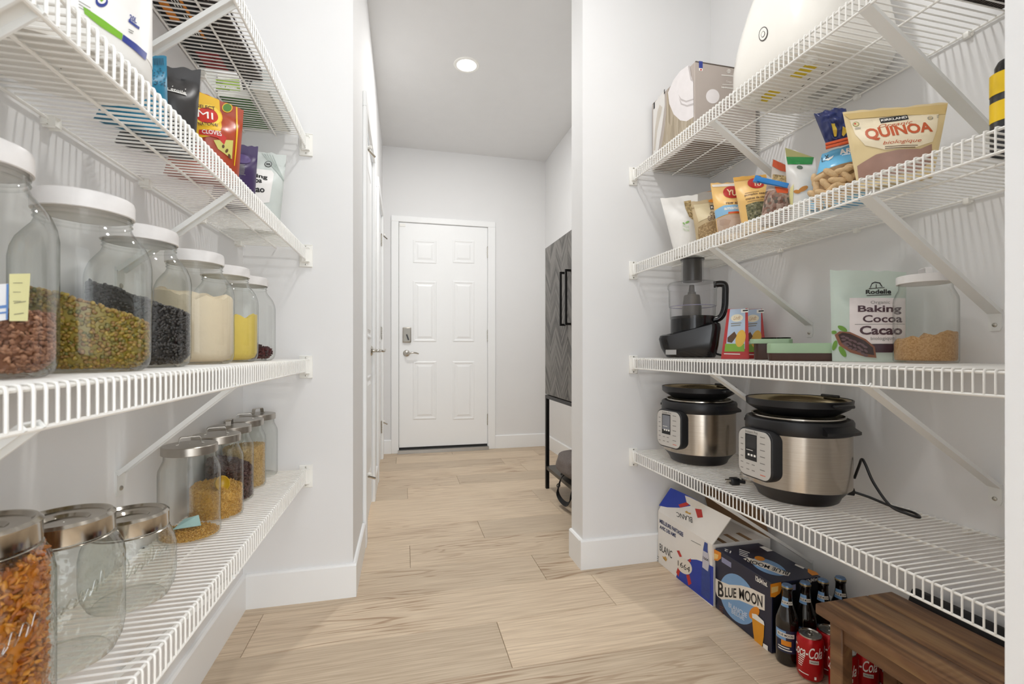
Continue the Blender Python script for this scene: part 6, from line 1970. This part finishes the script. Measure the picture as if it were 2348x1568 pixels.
bm = bmesh.new(); bmesh.ops.create_icosphere(bm, subdivisions=4, radius=1.0)
for q in bm.verts:
    c = q.co
    k = 1 + 0.08 * noise.noise(c * 2.5)
    s_ = lambda a: math.copysign(abs(a) ** 0.75, a)
    q.co = Vector((s_(c.x) * 0.13 * k, s_(c.y) * 0.19 * k, s_(c.z) * 0.075 * k))
bx, by, bz = 1.03, 2.56, 0.151 + 0.08
t = thing('backpack', (bx, by, 0.151), 'grey heather backpack with black straps on the cabinet lower shelf', 'bag')
B().frombm(bm, Matrix.Translation((bx, by, bz))).obj('soft_body', mat('heather_grey_fabric', '#6f6763', 0.9, var=0.35, scale=140, bump=0.4, bscale=300), t, smooth=True)
FAB = mat('black_webbing', '#121112', 0.8)


def strap(pts, w, nm='strap', wdir=(0, 1, 0)):
    P_ = catmull(pts, 6); wd_ = Vector(wdir) * w / 2; v = []; f = []
    for i, q in enumerate(P_):
        tg = (P_[min(i + 1, len(P_) - 1)] - P_[max(i - 1, 0)]).normalized(); nn = tg.cross(wd_).normalized() * 0.0015
        v += [q - wd_ - nn, q + wd_ - nn, q + wd_ + nn, q - wd_ + nn]
    for i in range(len(P_) - 1):
        for j in range(4): f.append((4 * i + j, 4 * i + (j + 1) % 4, 4 * i + 4 + (j + 1) % 4, 4 * i + 4 + j))
    f += [(3, 2, 1, 0), tuple(4 * (len(P_) - 1) + j for j in range(4))]
    return mk(nm, v, f, FAB, t, smooth=True, angle=50)


strap([(0.985, 2.525, 0.24), (0.94, 2.555, 0.20), (0.905, 2.565, 0.16), (0.893, 2.565, 0.12), (0.887, 2.575, 0.075), (0.892, 2.535, 0.045), (0.9, 2.465, 0.04), (0.905, 2.415, 0.07), (0.91, 2.405, 0.12), (0.925, 2.405, 0.17)], 0.034, wdir=(0.6, 0.6, 0.5))
strap([(0.96, 2.505, 0.27), (0.925, 2.545, 0.22), (0.905, 2.565, 0.18)], 0.02)
b = B().tube([(0.89 + 0.006 * math.cos(q * PI / 6), 2.568 + 0.02 * math.sin(q * PI / 6), 0.118 + 0.008 * math.cos(q * PI / 6)) for q in range(12)], 0.003, 6, True)
b.obj('strap_ring', FAB, t, smooth=True)
strap([(0.975, 2.465, 0.285), (0.94, 2.535, 0.255), (0.925, 2.575, 0.21)], 0.012)
